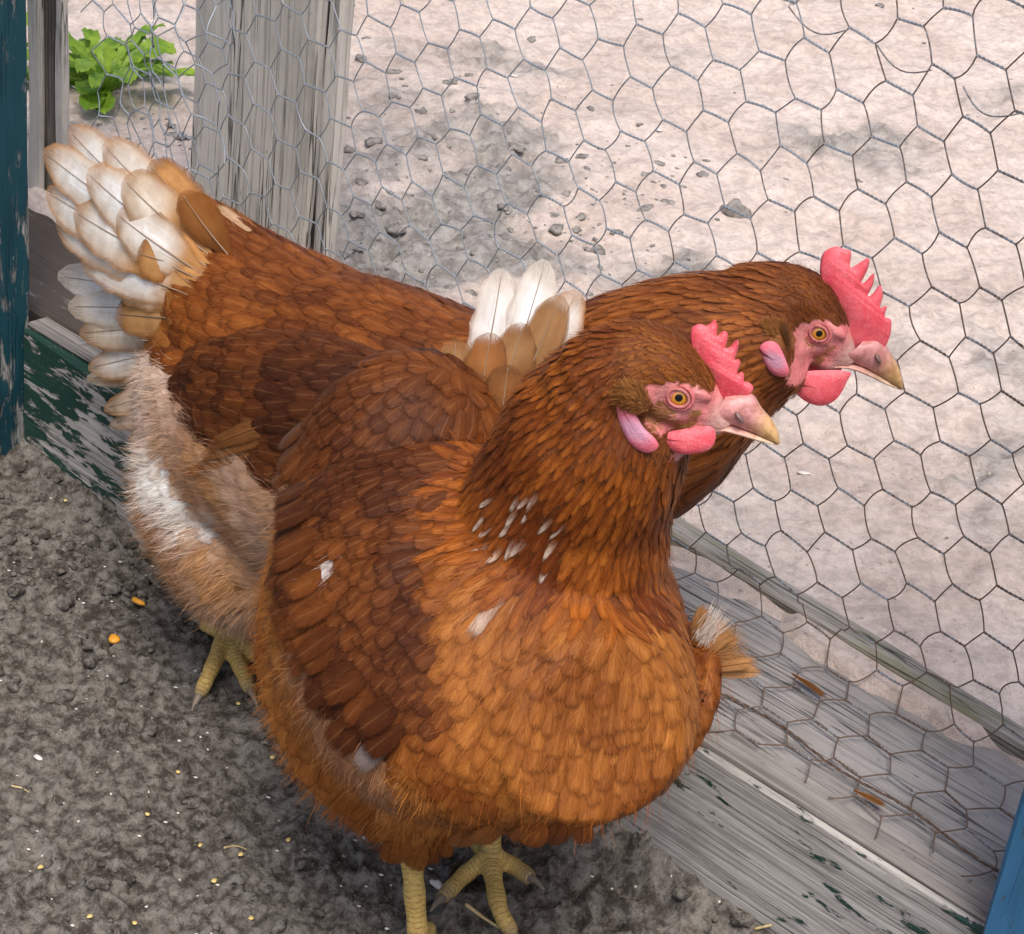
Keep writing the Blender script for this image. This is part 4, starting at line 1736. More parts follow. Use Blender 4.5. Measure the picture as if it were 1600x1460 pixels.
nj = gz((766, 1338), .012)
nr_ = gz((655, 1482), .010)
near = dict(
    neck=(near_neck, near_neck_r), edge_px=((468, 925), (585, 1150)), label='nearer red-brown hen in front, breast towards us, head turned right', seed=5, spots=(((518, 888), .005, .6), ((668, 1100), .0045, .4), ((592, 1152), .005, .4)), foot=(-.005, .91, 0.),
    lateral=(-.10, -.98, .12), eye_px=(1060, 620), eye_y=.795, beak_tip=(1216, 692),
    lofts=[
        [[-.010, .985, .292, .020, .028, .030], [-.018, .962, .272, .052, .056, .090], [-.024, .930, .236, .086, .098, .115], [-.018, .890, .218, .100, .108, .112],
         [.002, .850, .212, .099, .103, .092], [.025, .812, .215, .088, .096, .066], [.044, .782, .222, .067, .082, .048], [.056, .757, .231, .042, .054, .032]],
        [list(near_neck[k]) + [near_neck_r[k] if k else .020] * 3 for k in range(5)],
    ],
    ells=[(near_wing_c, near_wing_ax, near_wing_r),
          (np.array([-.052, .925, .255]), ([0, 0, 1], [0, 1, 0], [1, 0, 0]), (.082, .052, .062)),
          (np.array([-.078, .892, .160]), ([.36, -.45, -.80], [0, 1, 0], [1, 0, .3]), (.072, .045, .040)),
          (np.array([-.030, .885, .118]), ([0, 0, 1], [0, 1, 0], [1, 0, 0]), (.045, .05, .05)),
          (np.array([.098, .850, .205]), ([.1, .5, .8], [.3, -.8, .4], [1, 0, .2]), (.035, .03, .014))],
    shanks=[[at_y((642, 1318), nr_[1] + .022), at_y((648, 1400), nr_[1] + .010), nr_],
            [at_y((778, 1235), nj[1] + .012), at_y((770, 1290), nj[1] + .006), nj]],
    toes=[[nj, gz((728, 1366), .013), gz((690, 1404), .006)], [nj, gz((772, 1380), .013), gz((782, 1425), .010), gz((803, 1462), .006)],
          [nj, gz((800, 1352), .011), gz((830, 1373), .006)], [nj, nj + np.array([-.012, .022, -.006])],
          [nr_, gz((618, 1520), .012), gz((585, 1555), .006)], [nr_, gz((672, 1545), .013), gz((690, 1620), .006)], [nr_, gz((715, 1515), .012), gz((765, 1540), .006)],
          [nr_, nr_ + np.array([.004, .024, -.005])]],
    under=(.15, .042, .008), flow_from=lambda m_, f_, u_: m_ - f_ * .02 + u_ * .02, region=near_region,
    face=NZ([(520, 610), (580, 572), (700, 562), (830, 590), (930, 640), (1020, 690), (1060, 660), (1120, 640), (1260, 620), (1320, 740), (1250, 900), (1000, 900), (880, 905), (760, 905), (650, 930), (600, 900), (545, 830), (560, 780), (600, 740), (570, 690)]),
    comb=NZ([(1060, 730), (1000, 620), (930, 500), (870, 420), (842, 350), (834, 265), (850, 215), (900, 195), (945, 207), (980, 178), (1000, 168), (1016, 215), (1010, 275), (1038, 252),
             (1062, 240), (1083, 262), (1077, 320), (1066, 352), (1100, 345), (1125, 312), (1143, 298), (1156, 328), (1142, 390), (1128, 432), (1152, 428), (1167, 455), (1152, 500), (1145, 528),
             (1172, 510), (1190, 530), (1190, 572), (1215, 578), (1245, 600), (1246, 640), (1180, 700)]),
    wattle=NZ([(655, 940), (680, 905), (760, 885), (880, 868), (960, 862), (1000, 890), (1000, 960), (960, 1015), (880, 1040), (790, 1046), (720, 1020), (670, 980)]),
    lobe=NZ([(370, 720), (400, 725), (460, 780), (530, 845), (590, 905), (612, 950), (575, 990), (520, 1002), (450, 970), (410, 910), (380, 820)]),
    tuft=NZ([(370, 665), (390, 625), (450, 608), (520, 612), (560, 650), (600, 725), (560, 765), (480, 765), (400, 720)]),
    culmen=NZ([(1075, 655), (1180, 645), (1255, 665), (1305, 745), (1370, 820), (1412, 900), (1425, 975)]),
    gape=NZ([(940, 850), (1080, 850), (1170, 880), (1240, 905), (1310, 935), (1370, 965), (1412, 988)]),
    lower=NZ([(925, 890), (1050, 890), (1140, 912), (1210, 935), (1270, 955), (1320, 970), (1360, 985)]),
    nostril=NZ([(1165, 775)])[0],
)
near_root, near_bvh, _nf = hen(near)
def near_pt(px, y):
    return at_y(px, y)


for k, (b_, t_, yb, yt, hw, ci, ce, wf, tw) in enumerate((
        ((740, 660), (800, 424), .935, .958, .0120, WHITE, CRW, .28, .06), ((775, 660), (864, 410), .935, .957, .0125, WHITE, CRW, .32, .04),
        ((815, 660), (898, 452), .932, .953, .0120, WHITE, TAN * 1.3, .50, -.02), ((795, 660), (878, 462), .928, .947, .0115, TAN * .8, TAN * .7, .3, 0),
        ((830, 670), (884, 520), .924, .944, .0110, CRW, TAN, .5, 0), ((815, 680), (862, 575), .920, .936, .0105, CRM, TAN * .8, .6, 0),
        ((770, 670), (820, 505), .925, .942, .0120, TAN * .75, BRN, .5, 0), ((745, 670), (768, 520), .925, .940, .0120, BRN * 1.2, BRN * .9, .5, 0),
        ((715, 670), (712, 530), .928, .942, .0115, BRN * 1.15, TAN * .8, .9, 0), ((690, 670), (655, 565), .93, .938, .0110, BRN, BRN * .9, .9, 0),
        ((780, 690), (795, 570), .918, .930, .0115, BRN * .9, BRN * .7, .5, 0), ((745, 690), (735, 580), .92, .930, .0115, BRN * .9, BRN * .75, .5, 0), ((810, 690), (835, 600), .915, .926, .0110, BRN * .8, BRN * .6, .5, 0))):
    big_feather('tail_feather', near_root, near_pt(b_, yb), near_pt(t_, yt), (-.1, -.85, .5), hw, ci, ce, bow=.06, twist=tw, whitefrom=wf, seed=k)
def near_skin(px, off):
    h_ = near_bvh.ray_cast(Vector(CAM), Vector(ray(px)))
    return np.array(h_[0]) + np.array(h_[1]) * off if h_[0] is not None else None


hg = np.random.default_rng(21)
for k in range(26):
    bx = 560 + 400 * (k + hg.random()) / 26.
    by = np.interp(bx, [540, 600, 650, 700, 760, 870, 930, 980], [1255, 1300, 1310, 1300, 1285, 1280, 1262, 1235])
    b0 = near_skin((bx, by), .0005)
    if b0 is None:
        continue
    drop = (.030 if 600 < bx < 700 else .020) * hg.uniform(.8, 1.25) + (.008 if 880 < bx < 940 else 0)
    t0 = b0 + np.array([hg.normal(-.002, .004), .012 + hg.normal(0, .003), -drop])
    ck = lerp((.17, .042, .006), (.30, .10, .018), hg.random())
    big_feather('belly_feather', near_root, b0, t0, (-.1 + hg.normal(0, .2), -.95, .1), .0066 * hg.uniform(.8, 1.2), lerp(ck, WHITE, .7) if k == 24 else ck, ck * 1.1, bow=.05, seed=80 + k, shaftcol=ck, mat=M_FEA)
# a tuft of the far wing sticking out beside the breast
tg = np.random.default_rng(8)
for k in range(11):
    a_ = k / 10.
    t_ = (1112 + 74 * a_ + tg.normal(0, 5), 950 + 105 * a_ ** 1.6 + tg.normal(0, 6))
    big_feather('wing_tuft_feather', near_root, near_pt((1080 + 14 * a_, 1005 + 45 * a_), .850), near_pt(t_, .853 + tg.normal(0, .004)), (-.2 + tg.normal(0, .2), -.8, .5), .0038,
                (lerp(TAN, WHITE, .5) if k in (1, 2, 3) else TAN * 1.1), TAN, bow=.06, seed=40 + k, shaftcol=TAN, mat=M_FEA)
ha = Acc()
for k in range(500):
    a_ = tg.random()
    b0 = near_pt((1092 + 30 * a_ + tg.normal(0, 6), 990 + 55 * a_ + tg.normal(0, 8)), .849 + tg.normal(0, .003))
    e0 = near_pt((1112 + 76 * a_ + tg.normal(0, 9), 952 + 105 * a_ ** 1.6 + tg.normal(0, 12)), .853 + tg.normal(0, .006))
    sv = unit(np.cross(e0 - b0, (0, 1, 0))) * .00010
    cc = (lerp(TAN, WHITE, .7) if a_ < .35 else TAN * 1.2) * tg.uniform(.85, 1.15)
    m0 = .5 * (b0 + e0) + np.array([0, -.001, .001])
    ha.add(np.array([b0 - sv, b0 + sv, m0 - sv, m0 + sv, e0]) - np.array(near_root.location), [[0, 1, 3, 2]], [[2, 3, 4]], cc, (0, 0, 0))
o = link('wing_down', ha.mesh('wing_down', M_HAIR), near_root)
o['kind'] = 'stuff'

# ============================================================ the farther hen
FZ = lambda pts: zmap(850, 350, .375, pts)
fneck = [(-.30, -.022, .244, .066), (-.365, -.010, .283, .045), (-.415, .004, .320, .040), (-.455, .018, .344, .034), (-.488, .028, .357, .029)]
far_neck = np.array([FP(*r[:3]) for r in fneck])[::-1]
far_neck_r = np.array([r[3] for r in fneck])[::-1] + np.array([.005, .006, .004, 0, 0])
ftr = [(-.062, -.030, .205, .012, .030, .045), (-.085, -.030, .198, .044, .064, .072), (-.120, -.030, .195, .068, .080, .080), (-.170, -.030, .194, .084, .092, .084),
       (-.230, -.030, .200, .090, .103, .090), (-.310, -.028, .213, .086, .097, .090), (-.370, -.020, .222, .066, .078, .080), (-.410, -.012, .230, .034, .048, .050)]


def far_pt(px, v):
    return on_plane(px, Q0 + FN * v, FN)


# the tail root rises behind the back
ftail = [list(far_pt(c_, -.03)) + [w_, h_, h2_] for c_, w_, h_, h2_ in (((560, 590), .070, .050, .060), ((450, 540), .066, .054, .062), ((365, 490), .052, .056, .064), ((295, 440), .036, .058, .064), ((230, 395), .022, .054, .060), ((180, 360), .010, .036, .045))]
far_wing_c = FP(-.270, -.088, .256)
_wa = unit(FP(1, -.05, -.20) - FP(0, 0, 0))
_wn = unit(-FN + .25 * UP)
_wn = unit(_wn - _wa * _wn.dot(_wa))
far_wing_ax = [_wa, np.cross(_wn, _wa), _wn]
far_wing_r = (.120, .043, .026)


GLD_ = np.array([.46, .235, .085])


def far_region(p, nrm, mid, fw, up, g):
    DIRN = unit((far_neck[-1] - far_neck[0]) * .8 + (p - mid) * .5)
    dh = np.linalg.norm(p - mid)
    u, v, z = to_f(p)
    t, q = near_axis(p, far_neck, far_neck_r)
    jit = n3(p, 60, 33)
    if dh < .036:
        c = lerp((.11, .028, .006), (.22, .063, .011), .5 + .6 * n3(p, 160, 3))
        return dict(L=.0065, hw=.0015, gap=.0022, lift=.0004, bs=.4, col=c, lace=.3, point=.7, dir=lerp(-fw + .25 * (p - mid) / dh, DIRN, float(sstep(.018, .036, dh))), mess=.12)
    if t < .80 + .05 * jit and q < 1.18 and z > .225:
        c = lerp((.115, .026, .005), (.24, .064, .010), np.clip(.45 + .75 * n3(p, 70, 4) + .25 * g.normal(), 0, 1))
        return dict(L=.011 + .024 * t, hw=.0021 + .0028 * t, gap=.0036 + .0032 * t, lift=.0015, col=c, lace=.6, point=.85 - .35 * t, tip=c * np.array([1.3, 1.45, 1.5]), mess=.10,
                    dir=(far_neck[-1] - far_neck[0]) * .8 + (p - mid) * .5)
    back = FD * 1.0 - UP * .12
    d = p - far_wing_c
    lw = np.array([d.dot(a) / r for a, r in zip(far_wing_ax, far_wing_r)])
    rw = math.hypot(lw[0], lw[1])
    if rw < 1.0 and lw[2] > -.2 and v < -.03:
        c = lerp((.048, .012, .003), (.125, .033, .006), np.clip(.4 + .6 * n3(p, 40, 6) + .2 * g.normal(), 0, 1))
        return dict(L=g.uniform(.026, .036), hw=.0075, gap=.0088, lift=.0018, col=c, lace=.35, point=g.uniform(.15, .4), mess=.10, dir=far_wing_ax[0] - UP * .15)
    if u > -.125 and z > .185 + .55 * max(0, -u - .04):
        # tail coverts
        c = lerp((.19, .058, .010), (.33, .118, .023), np.clip(.45 + .6 * n3(p, 30, 7) + .25 * g.normal(), 0, 1))
        pale = sstep(-.09, .0, u)
        if g.random() < .55 * pale + .03:
            c = lerp(c, lerp(GLD_, (.70, .57, .43), g.random()), .75)
        return dict(L=g.uniform(.034, .046), hw=.0095, gap=.0105, lift=.0026, col=c, lace=.3, point=g.uniform(.1, .4), mess=.16, dir=FD + UP * (.45 + 2.2 * (z - .22)))
    flu = sstep(-.36, -.26, u) * sstep(.244, .222, z + .02 * (u + .12) + .010 * jit)
    if flu > .5:
        w_ = sstep(.12, .18, z + .20 * (u + .14)) * sstep(-.22, -.13, u)
        w_ = float(np.clip(w_ * .35 + .40 * n3(p, 26, 14) - .02, 0, 1))
        c = lerp((.34, .135, .036), (.46, .225, .078), np.clip(.5 + .6 * n3(p, 45, 15), 0, 1))
        c = lerp(c, (.78, .68, .60), w_)
        return dict(L=.030, hw=.0085, gap=.0085, lift=.0045, col=c, lace=.08, point=.25, mess=.25, hairs=70, hl=.017, hlift=.16, hv=.12, hcol=lerp(c, (.80, .62, .48), .12), fluff=1., dir=FD * .75 - UP * (.35 + .5 * n3(p, 30, 44)) + FN * .3 * n3(p, 26, 45))
    c = lerp((.105, .025, .004), (.23, .064, .010), np.clip(.45 + .5 * n3(p, 34, 9) + .25 * g.normal(), 0, 1))
    return dict(L=g.uniform(.028, .036), hw=.0076, gap=.0088, lift=.0018, col=c, lace=.35, point=g.uniform(.15, .5), mess=.10, dir=back + (p - mid) * .4)


fj = gz((353, 990), .012)
flf = FP(-.245, .035, .132)
ud = lambda a, b, c: FP(a, b, c) - FP(0, 0, 0)
far = dict(
    neck=(far_neck, far_neck_r), spots=(((262, 760), .024, .95), ((300, 800), .022, .8), ((345, 830), .016, .7), ((270, 925), .016, .6), ((232, 735), .018, .7)), label='farther red-brown hen against the wire with raised white and tan tail', seed=11, foot=tuple(FP(-.2, -.04, 0)),
    lateral=(-.06, -.985, .10), eye_px=(1279, 520), eye_y=.958, beak_tip=(1410, 607),
    lofts=[[list(FP(*r[:3])) + list(r[3:]) for r in ftr], ftail, [list(a) + [min(b, mx_), min(b, mx_), dn_] for a, b, mx_, dn_ in zip(far_neck, far_neck_r, (.020, 1, 1, 1, 1), (.022, .050, .078, .085, .080))]],
    ells=[(far_wing_c, far_wing_ax, far_wing_r),
          (FP(-.160, -.072, .148), (FD, FN, UP), (.054, .044, .064)),
          (FP(-.190, -.072, .126), (FD, FN, UP), (.062, .045, .052))],
    shanks=[[fj + np.array([.030, .012, .085]), fj + np.array([.014, .006, .04]), fj], [flf + UP * .07, flf + UP * .03, flf]],
    toes=[[fj, gz((332, 1042), .012), gz((311, 1088), .006)], [fj, gz((374, 1040), .012), gz((392, 1080), .006)], [fj, gz((395, 1020), .012), gz((430, 1050), .006)],
          [fj, fj + FD * .024 - UP * .005],
          [flf, flf - FD * .05 - UP * .004 - FN * .012], [flf, flf - FD * .05 - UP * .004 + FN * .018], [flf, flf - FD * .03 + FN * .035 - UP * .004]],
    under=(.14, .04, .008), flow_from=lambda m_, f_, u_: m_ - f_ * .02 + u_ * .02, region=far_region,
    face=FZ([(1035, 420), (1080, 398), (1160, 392), (1230, 420), (1290, 470), (1340, 480), (1440, 480), (1440, 560), (1330, 600), (1200, 610), (1120, 625), (1040, 630), (1005, 590), (1010, 540), (1045, 510)]),
    comb=FZ([(1335, 560), (1255, 475), (1232, 385), (1195, 320), (1165, 268), (1150, 210), (1152, 160), (1165, 120), (1210, 95), (1250, 104), (1280, 118), (1275, 180), (1300, 172), (1352, 142),
             (1350, 185), (1322, 245), (1340, 240), (1374, 205), (1372, 250), (1348, 302), (1370, 290), (1400, 255), (1413, 300), (1400, 350), (1428, 342), (1420, 388), (1446, 400), (1444, 460),
             (1425, 510), (1400, 570)]),
    wattle=FZ([(1030, 645), (1060, 607), (1150, 595), (1270, 600), (1262, 640), (1220, 712), (1160, 742), (1100, 730), (1050, 692)]),
    lobe=FZ([(908, 530), (930, 495), (970, 500), (1000, 555), (1012, 600), (982, 622), (940, 602)]),
    tuft=FZ([(920, 445), (960, 417), (1020, 430), (1050, 480), (1040, 525), (990, 515), (930, 485)]),
    culmen=FZ([(1330, 480), (1385, 478), (1420, 500), (1450, 545), (1475, 590), (1492, 640), (1497, 688)]),
    gape=FZ([(1200, 572), (1270, 575), (1320, 590), (1370, 615), (1420, 645), (1455, 668), (1490, 690)]),
    lower=FZ([(1195, 590), (1265, 597), (1310, 612), (1360, 635), (1400, 655), (1435, 672), (1465, 686)]),
    nostril=FZ([(1390, 545)])[0],
)
far_root, far_bvh, _ff = hen(far)


def far_skin(px, off):
    h_ = far_bvh.ray_cast(Vector(CAM), Vector(ray(px)))
    return np.array(h_[0]) + np.array(h_[1]) * off if h_[0] is not None else far_pt(px, -.115)


GLD = np.array([.46, .235, .085])
CRW = lerp(CRM, WHITE, .6)
for k, (b_, t_, vt, hw, ci, ce, bw) in enumerate((
        ((330, 400), (112, 203), -.030, .017, WHITE, GLD * 1.35, .05), ((330, 410), (74, 238), -.034, .018, WHITE, GLD * 1.5, .05), ((330, 430), (78, 300), -.038, .019, WHITE, GLD * 1.5, .05),
        ((320, 450), (92, 345), -.042, .018, WHITE, GLD * 1.4, .04), ((320, 470), (82, 430), -.040, .016, WHITE, WHITE * .92, -.06), ((310, 480), (100, 478), -.044, .015, WHITE, CRM, -.05),
        ((340, 390), (165, 225), -.040, .018, CRW, GLD * 1.2, .05), ((330, 420), (140, 270), -.048, .019, WHITE, GLD * 1.3, .05), ((320, 440), (120, 330), -.050, .019, CRW, GLD * 1.3, .05),
        ((320, 470), (125, 390), -.050, .018, WHITE, GLD * 1.2, .03), ((350, 380), (235, 255), -.046, .017, GLD * 1.3, BRN, .05), ((330, 400), (195, 280), -.056, .019, CRM, GLD, .05),
        ((320, 430), (185, 335), -.060, .018, CRW, GLD, .04), ((310, 470), (165, 420), -.056, .017, CRM, GLD * 1.1, .02), ((310, 500), (118, 520), -.048, .015, CRM, GLD, -.05),
        ((310, 520), (130, 575), -.050, .014, CRW, GLD, -.06), ((310, 540), (122, 592), -.046, .011, GLD * 1.2, CRM, -.10), ((310, 560), (150, 640), -.052, .012, CRM, GLD, -.09),
        ((310, 580), (158, 665), -.052, .010, CRW, GLD, -.10), ((310, 600), (190, 690), -.060, .011, GLD, GLD, -.08), ((300, 420), (215, 395), -.066, .015, GLD, BRN * 1.3, .03),
        ((300, 500), (180, 490), -.062, .015, GLD, BRN * 1.2, .0), ((360, 400), (285, 300), -.055, .015, BRN * 1.5, BRN * 1.2, .04))):
    big_feather('tail_feather', far_root, far_skin(b_, -.001), far_pt(t_, vt - .010), -FN + UP * .35, hw, ci, ce, bow=bw, whitefrom=.22 + .1 * (k % 3), seed=100 + k)
# folded flight feathers of the right wing, laid on its lower edge
for k, (b_, t_, hw, ci) in enumerate((((560, 640), (300, 738), .0058, BRN * 1.25), ((560, 625), (318, 728), .0062, BRN * .9), ((560, 612), (330, 712), .0065, BRN * .7), ((560, 600), (345, 694), .0066, BRN * .6))):
    big_feather('flight_feather', far_root, far_skin(b_, -.007), far_skin(t_, .005 + .001 * k), -FN + UP * .2, hw, ci, ci * 1.15, bow=.02, seed=150 + k, shaftcol=BRN)


# ============================================================ small things
def leaf_mat():
    m = NT('dandelion_leaf')
    n1 = m.noise(m.coord(), 60, 4, .6)
    n2 = m.noise(m.coord(), 400, 3, .6)
    c = m.mix(m.mapr(n1, .3, .7), (.11, .23, .018), (.34, .50, .05))
    c = m.mix(m.mapr(n2, .5, .75, 0, .3), c, (.22, .38, .08))
    m.set(Base_Color=c, Roughness=.45, Specular_IOR_Level=.4)
    tr = m.n('ShaderNodeBsdfTranslucent')
    tr.inputs[0].default_value = (.22, .45, .04, 1)
    mx = m.n('ShaderNodeMixShader')
    mx.inputs[0].default_value = .3
    m.l(m.b.outputs[0], mx.inputs[1])
    m.l(tr.outputs[0], mx.inputs[2])
    m.l(mx.outputs[0], m.out.inputs[0])
    m.bump(n2, .4, .002)
    return m.m


M_LEAF = leaf_mat()


def sz(p, off=0.):
    z = .12
    for _ in range(4):
        f_ = to_f(at_z(p, z))
        z = float(sand_h(np.array(f_[0]), np.array(f_[1])))
    return at_z(p, z + off)


pl0 = sz((165, 150))
plant = empty('dandelion_plant', pl0)
tag(plant, 'bright green leafy dandelion on the sand behind the left corner wire', 'plant')
lg = np.random.default_rng(3)
for k in range(36):
    az = lg.uniform(0, 2 * math.pi)
    out = np.array([math.cos(az), math.sin(az), 0])
    L = lg.uniform(.075, .125)
    rise = lg.uniform(.35, 1.5)
    W = lg.uniform(.007, .0125)
    na = 15
    V, q = [], []
    P = []
    for i in range(na):
        a = i / (na - 1)
        P.append(out * (L * a * (.45 + .35 * a)) + UP * (L * rise * (a - .55 * a * a) * .8))
    P = np.array(P)
    T = np.gradient(P, axis=0)
    T /= np.linalg.norm(T, axis=1)[:, None]
    S = np.cross(T, UP)
    S /= np.linalg.norm(S, axis=1)[:, None]
    Nn = np.cross(S, T)
    tw = lg.normal(0, .3)
    for i in range(na):
        a = i / (na - 1)
        w = W * (.12 + .88 * math.sin(min(a * 1.15, 1) ** 1.3 * math.pi * .5)) * (1 if a < .8 else math.sqrt(max(0, 1 - ((a - .8) / .205) ** 2)))
        w *= (1.0 if i % 3 else .55) if a < .75 else 1
        s = S[i] * math.cos(tw) + Nn[i] * math.sin(tw)
        for b in (-1, -.5, 0, .5, 1):
            V.append(P[i] + s * (w * b) + Nn[i] * (.25 * w * abs(b) + .002 * math.sin(i * 2 + b * 3)))
    ii = np.arange(na - 1)[:, None] * 5 + np.arange(4)[None, :]
    q = np.stack([ii, ii + 1, ii + 6, ii + 5], -1).reshape(-1, 4)
    link('leaf', mesh_np('leaf', np.array(V), [q], True, M_LEAF), plant)


def lump(r, seed, sub=2, rough=.35):
    g_ = np.random.default_rng(seed)
    V, q, t = ellipsoid((0, 0, 0), ((1, 0, 0), (0, 1, 0), (0, 0, 1)), (r, r * g_.uniform(.7, 1), r * g_.uniform(.5, .8)), 5 + sub * 2, 7 + sub * 2)
    n_ = vnoise(V[:, 0] / r * 1.4 + seed, V[:, 1] / r * 1.4 + V[:, 2] / r * 1.1, seed) + .5 * vnoise(V[:, 0] / r * 3.4 + seed, V[:, 1] / r * 3.4 - V[:, 2] / r * 2.1, seed + 1)
    return V * (1 + rough * n_)[:, None], q, t


def rotz(V, a):
    c, s = math.cos(a), math.sin(a)
    return np.stack([V[:, 0] * c - V[:, 1] * s, V[:, 0] * s + V[:, 1] * c, V[:, 2]], 1)


M_CLOD = dirt_mat()
M_CLOD.name = 'soil_crumb'
m_ = NT('damp_clod')
co_ = m_.coord()
c_ = m_.mix(m_.mapr(m_.noise(co_, 160, 4, .6), .35, .65), (.155, .142, .130), (.29, .27, .252))
m_.set(Base_Color=c_, Roughness=.95, Specular_IOR_Level=.1)
m_.bump(m_.noise(co_, 500, 3, .6), .6, .002)
M_DAMP = m_.m
cg = np.random.default_rng(12)
# crumbs of soil on the floor of the run
acc = Acc()
lumps = [lump(1., s, 2, .5) for s in range(14)]
small = [lump(1., 50 + s, 0) for s in range(8)]
for k in range(7000):
    u, v = cg.uniform(-.78, .14), -abs(cg.uniform(0, .62)) - .002
    cl = float(vnoise(np.array(u * 9.), np.array(v * 9.), 71))
    if cg.random() > .45 + .6 * cl:
        continue
    r = min(.0011 * (1 / (cg.random() + .05)) ** .8, .0058)
    V, q, t = (small if r < .003 else lumps)[cg.integers(8 if r < .003 else 14)]
    z = float(dirt_h(np.array(u), np.array(v)))
    acc.add(rotz(V * r, cg.uniform(0, 6)) + FP(u, v, z + r * .25), q, t)
o = link('soil_crumbs', acc.mesh('soil_crumbs', M_DIRT))
tag(o, 'loose dark crumbs of soil on the floor of the run', 'soil', kind='stuff')
# damp clods and trodden lumps on the sand
acc = Acc()
cen = np.array([to_f(sz(p))[:2] for p in ((600, 190), (690, 300), (610, 400), (640, 420), (815, 165), (560, 330), (880, 350), (950, 330), (980, 260), (700, 440), (260, 230), (200, 220), (880, 430))])
for k in range(620):
    if cg.random() < .75:
        c0 = cen[cg.integers(len(cen))]
        u, v = c0[0] + cg.normal(0, .055), c0[1] + cg.normal(0, .08)
    else:
        u, v = cg.uniform(-.95, .9), cg.uniform(.2, 1.5)
    if v < .21:
        continue
    r = min(.0013 * (1 / (cg.random() + .03)) ** .72, .0075)
    V, q, t = (small if r < .003 else lumps)[cg.integers(8 if r < .003 else 14)]
    z = float(sand_h(np.array(u), np.array(v)))
    acc.add(rotz(V * r * np.array([1.1, .9, .6]), cg.uniform(0, 6)) + FP(u, v, z - r * .02), q, t)
o = link('sand_clods', acc.mesh('sand_clods', M_DAMP))
tag(o, 'small damp grey clods scattered over the pale sand outside', 'clods', kind='stuff')
# single stone on the sand
p = sz((1146, 338))
V, q, t = lump(.0125, 91, 3, .3)
st = Acc()
st.add(V + np.array([0, 0, .004]), q, t)
tag(link('stone', st.mesh('stone', M_DAMP), None, p), 'single dark grey clod on bright sand above the farther hen', 'stone')
M_SHELL = plain_mat('shell_white', (.66, .62, .57), .5)
M_CORN = plain_mat('corn_yellow', (.66, .30, .03), .4)
M_CORNP = plain_mat('corn_pale', (.62, .46, .17), .45)
M_STRAW = plain_mat('straw', (.52, .40, .20), .6)
for p_, lab in (((1255, 741), 'white shell chip on the sand right of the hens'), ((803, 120), 'pale shell chip on the sand near the top'), ((1030, 205), 'tiny white shell chip on the sand above the farther hen')):
    V, q, t = lump(.0042 if p_[0] == 1255 else .0036, int(p_[0]), 1, .3)
    a_ = Acc()
    a_.add(V * np.array([1, .7, .4]) + np.array([0, 0, .001]), q, t)
    tag(link('shell_chip', a_.mesh('shell_chip', M_SHELL), None, sz(p_)), lab, 'shell chip')


def kernel(scale, mat, rot):
    V, q, t = ellipsoid((0, 0, 0), ((1, 0, 0), (0, 1, 0), (0, 0, 1)), (1, .78, .5), 12, 14)
    V = V.copy()
    V[:, 1] *= 1 - .32 * V[:, 0]
    V[:, 2] *= 1 - .2 * V[:, 0]
    V[:, 2] -= .12 * np.exp(-((V[:, 0] + .5) ** 2 + V[:, 1] ** 2) * 6) * (V[:, 2] > 0)
    a_ = Acc()
    a_.add(rotz(V * scale, rot), q, t)
    return a_.mesh('corn_kernel', mat)


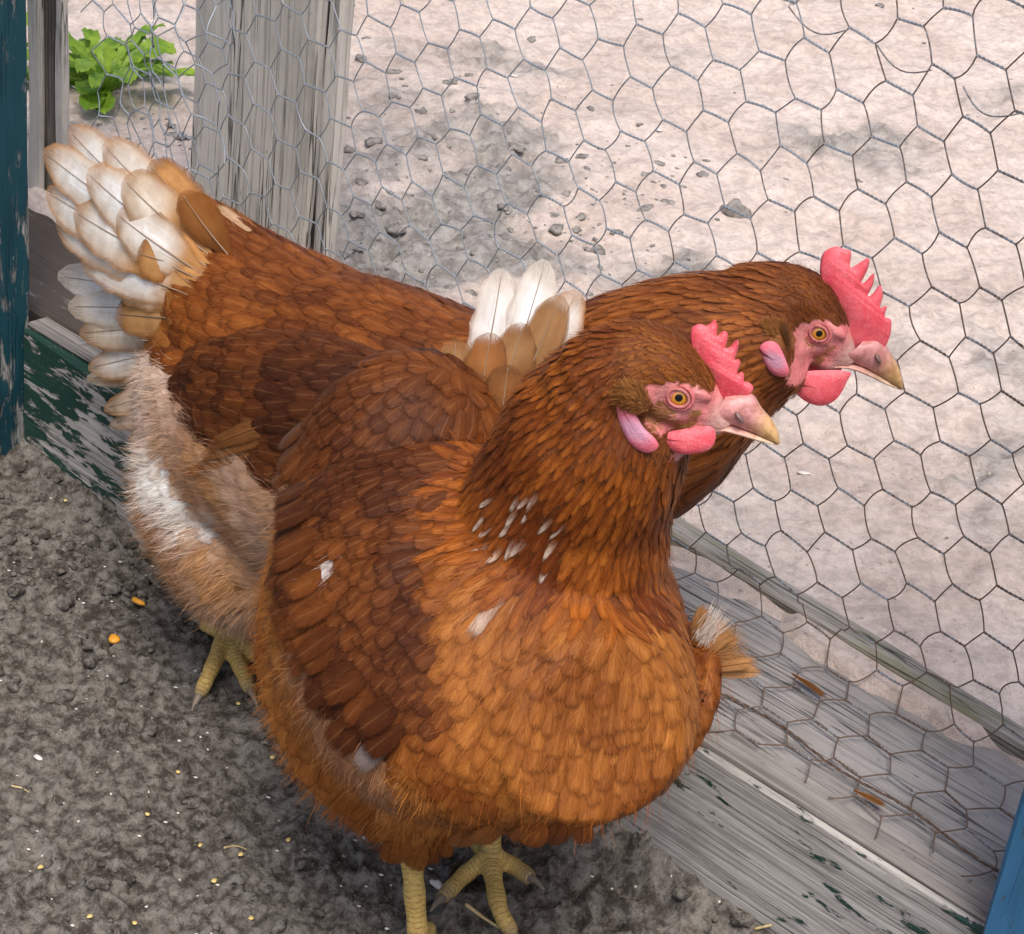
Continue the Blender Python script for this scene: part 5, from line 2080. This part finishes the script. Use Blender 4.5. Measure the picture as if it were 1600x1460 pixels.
tag(link('corn_kernel', kernel(.0048, M_CORN, 2.0), None, gz((178, 998), .003)), 'large orange corn kernel lying on the dark soil', 'corn kernel')
V, q, t = lump(.0055, 93, 2, .15)
a_ = Acc()
a_.add(rotz(V * np.array([1, .42, .5]), -.5), q, t)
tag(link('corn_kernel', a_.mesh('corn_kernel', M_CORN), None, gz((216, 940), .0025)), 'narrow orange corn piece beside the fluff of the farther hen', 'corn kernel')
V, q, t = lump(.0034, 95, 2, .12)
a_ = Acc()
a_.add(rotz(V * np.array([1, .6, .5]), -.6), q, t)
tag(link('seed', a_.mesh('seed', M_SHELL), None, gz((60, 1184), .002)), 'white flat seed on the soil at the left edge', 'seed')
km = [kernel(.0019, M_CORNP, 1.), kernel(.0016, M_CORNP, 2.6), kernel(.0018, M_CORNP, 4.)]
for k, (p_, lab) in enumerate((((426, 1183), 'yellow corn crumb on the soil just left of the nearer hen\'s thigh'), ((278, 1206), 'pale corn crumb on bare soil midway along the lower left'),
                              ((313, 1321), 'pale corn crumb left of the nearer hen\'s belly, below mid soil'), ((335, 1376), 'yellow corn crumb low on the soil, left of the yellow shank'),
                              ((210, 1442), 'yellow corn crumb near the bottom edge, left of centre soil'), ((392, 1435), 'yellow corn crumb near the bottom edge under the nearer hen\'s left side'),
                              ((114, 1071), 'tiny corn crumb below and left of the large orange kernel'), ((372, 1099), 'corn crumb just below the claws of the farther hen'),
                              ((63, 1355), 'pale corn crumb near the lower left corner'), ((451, 1312), 'corn crumb tucked beside the nearer hen\'s lower left feathers'),
                              ((230, 1272), 'lone tiny corn crumb in the middle of the lower left soil'), ((376, 1335), 'pale corn crumb beside the short straw left of the hen'),
                              ((20, 748), 'tiny corn crumb at the foot of the teal wall'), ((102, 782), 'tiny yellow corn crumb beside the green base board'), ((140, 1432), 'orange corn crumb at the very bottom left edge'))):
    tag(link('corn_crumb', km[k % 3], None, gz(p_, .002)), lab, 'corn crumb', 'corn crumbs on the soil')
# white grit
acc = Acc()
for k in range(420):
    u, v = cg.uniform(-.78, .14), -abs(cg.uniform(0, .62)) - .004
    r = cg.uniform(.0004, .0011)
    V, q, t = small[cg.integers(8)]
    acc.add(V * r * np.array([1.4, 1, .8]) + FP(u, v, float(dirt_h(np.array(u), np.array(v))) + .0008), q, t)
tag(link('grit', acc.mesh('grit', M_SHELL)), 'fine white grit sprinkled over the dark soil', 'grit', kind='stuff')


def stalk(name, pts, r, lab, cat='straw', mat=None, off=.003):
    P = np.array([gz(p_, off) for p_ in pts])
    o_ = P[0].copy()
    V, q, t = tube_arrays(catmull(P - o_, 14), np.linspace(r, r * .6, 14), 6)
    return tag(link(name, mesh_np(name, V, [q, t], True, mat or M_STRAW), None, o_), lab, cat)


stalk('straw', [(727, 1413), (760, 1437), (800, 1462)], .0013, 'yellow straw stalk crossing in front of the nearer hen\'s toes')
stalk('straw', [(1178, 1452), (1205, 1446), (1222, 1444), (1236, 1462)], .0009, 'bent pale straw on the soil beside the base board')
stalk('straw', [(18, 1228), (35, 1232), (45, 1238)], .0006, 'short pale straw at the lower left of the soil')
stalk('straw', [(350, 1325), (368, 1322), (384, 1327)], .0007, 'small pale straw on the soil left of the nearer hen')
p = gz((684, 1383), .003)
V, q, t = lump(.006, 97, 2, .3)
a_ = Acc()
a_.add(rotz(V * np.array([1, .45, .5]), -.7), q, t)
tag(link('shell_chip', a_.mesh('shell_chip', M_SHELL), None, p), 'white shell piece between the feet of the nearer hen', 'shell chip')
# dropped feathers on the sill
for k, (b_, t_, lab) in enumerate((((1238, 1054), (1292, 1094), 'small brown feather on the sill below the outer board'), ((1334, 1236), (1385, 1262), 'small orange feather caught in wire on the sill'))):
    e_ = empty('fallen_feather', at_z(b_, .121))
    tag(e_, lab, 'feather')
    big_feather('vane', e_, at_z(b_, .121), at_z(t_, .122), UP, .0032, BRN * .6, BRN * (1.5 if k else .5), bow=.06, seed=200 + k, mat=M_FEA, shaftcol=BRN)
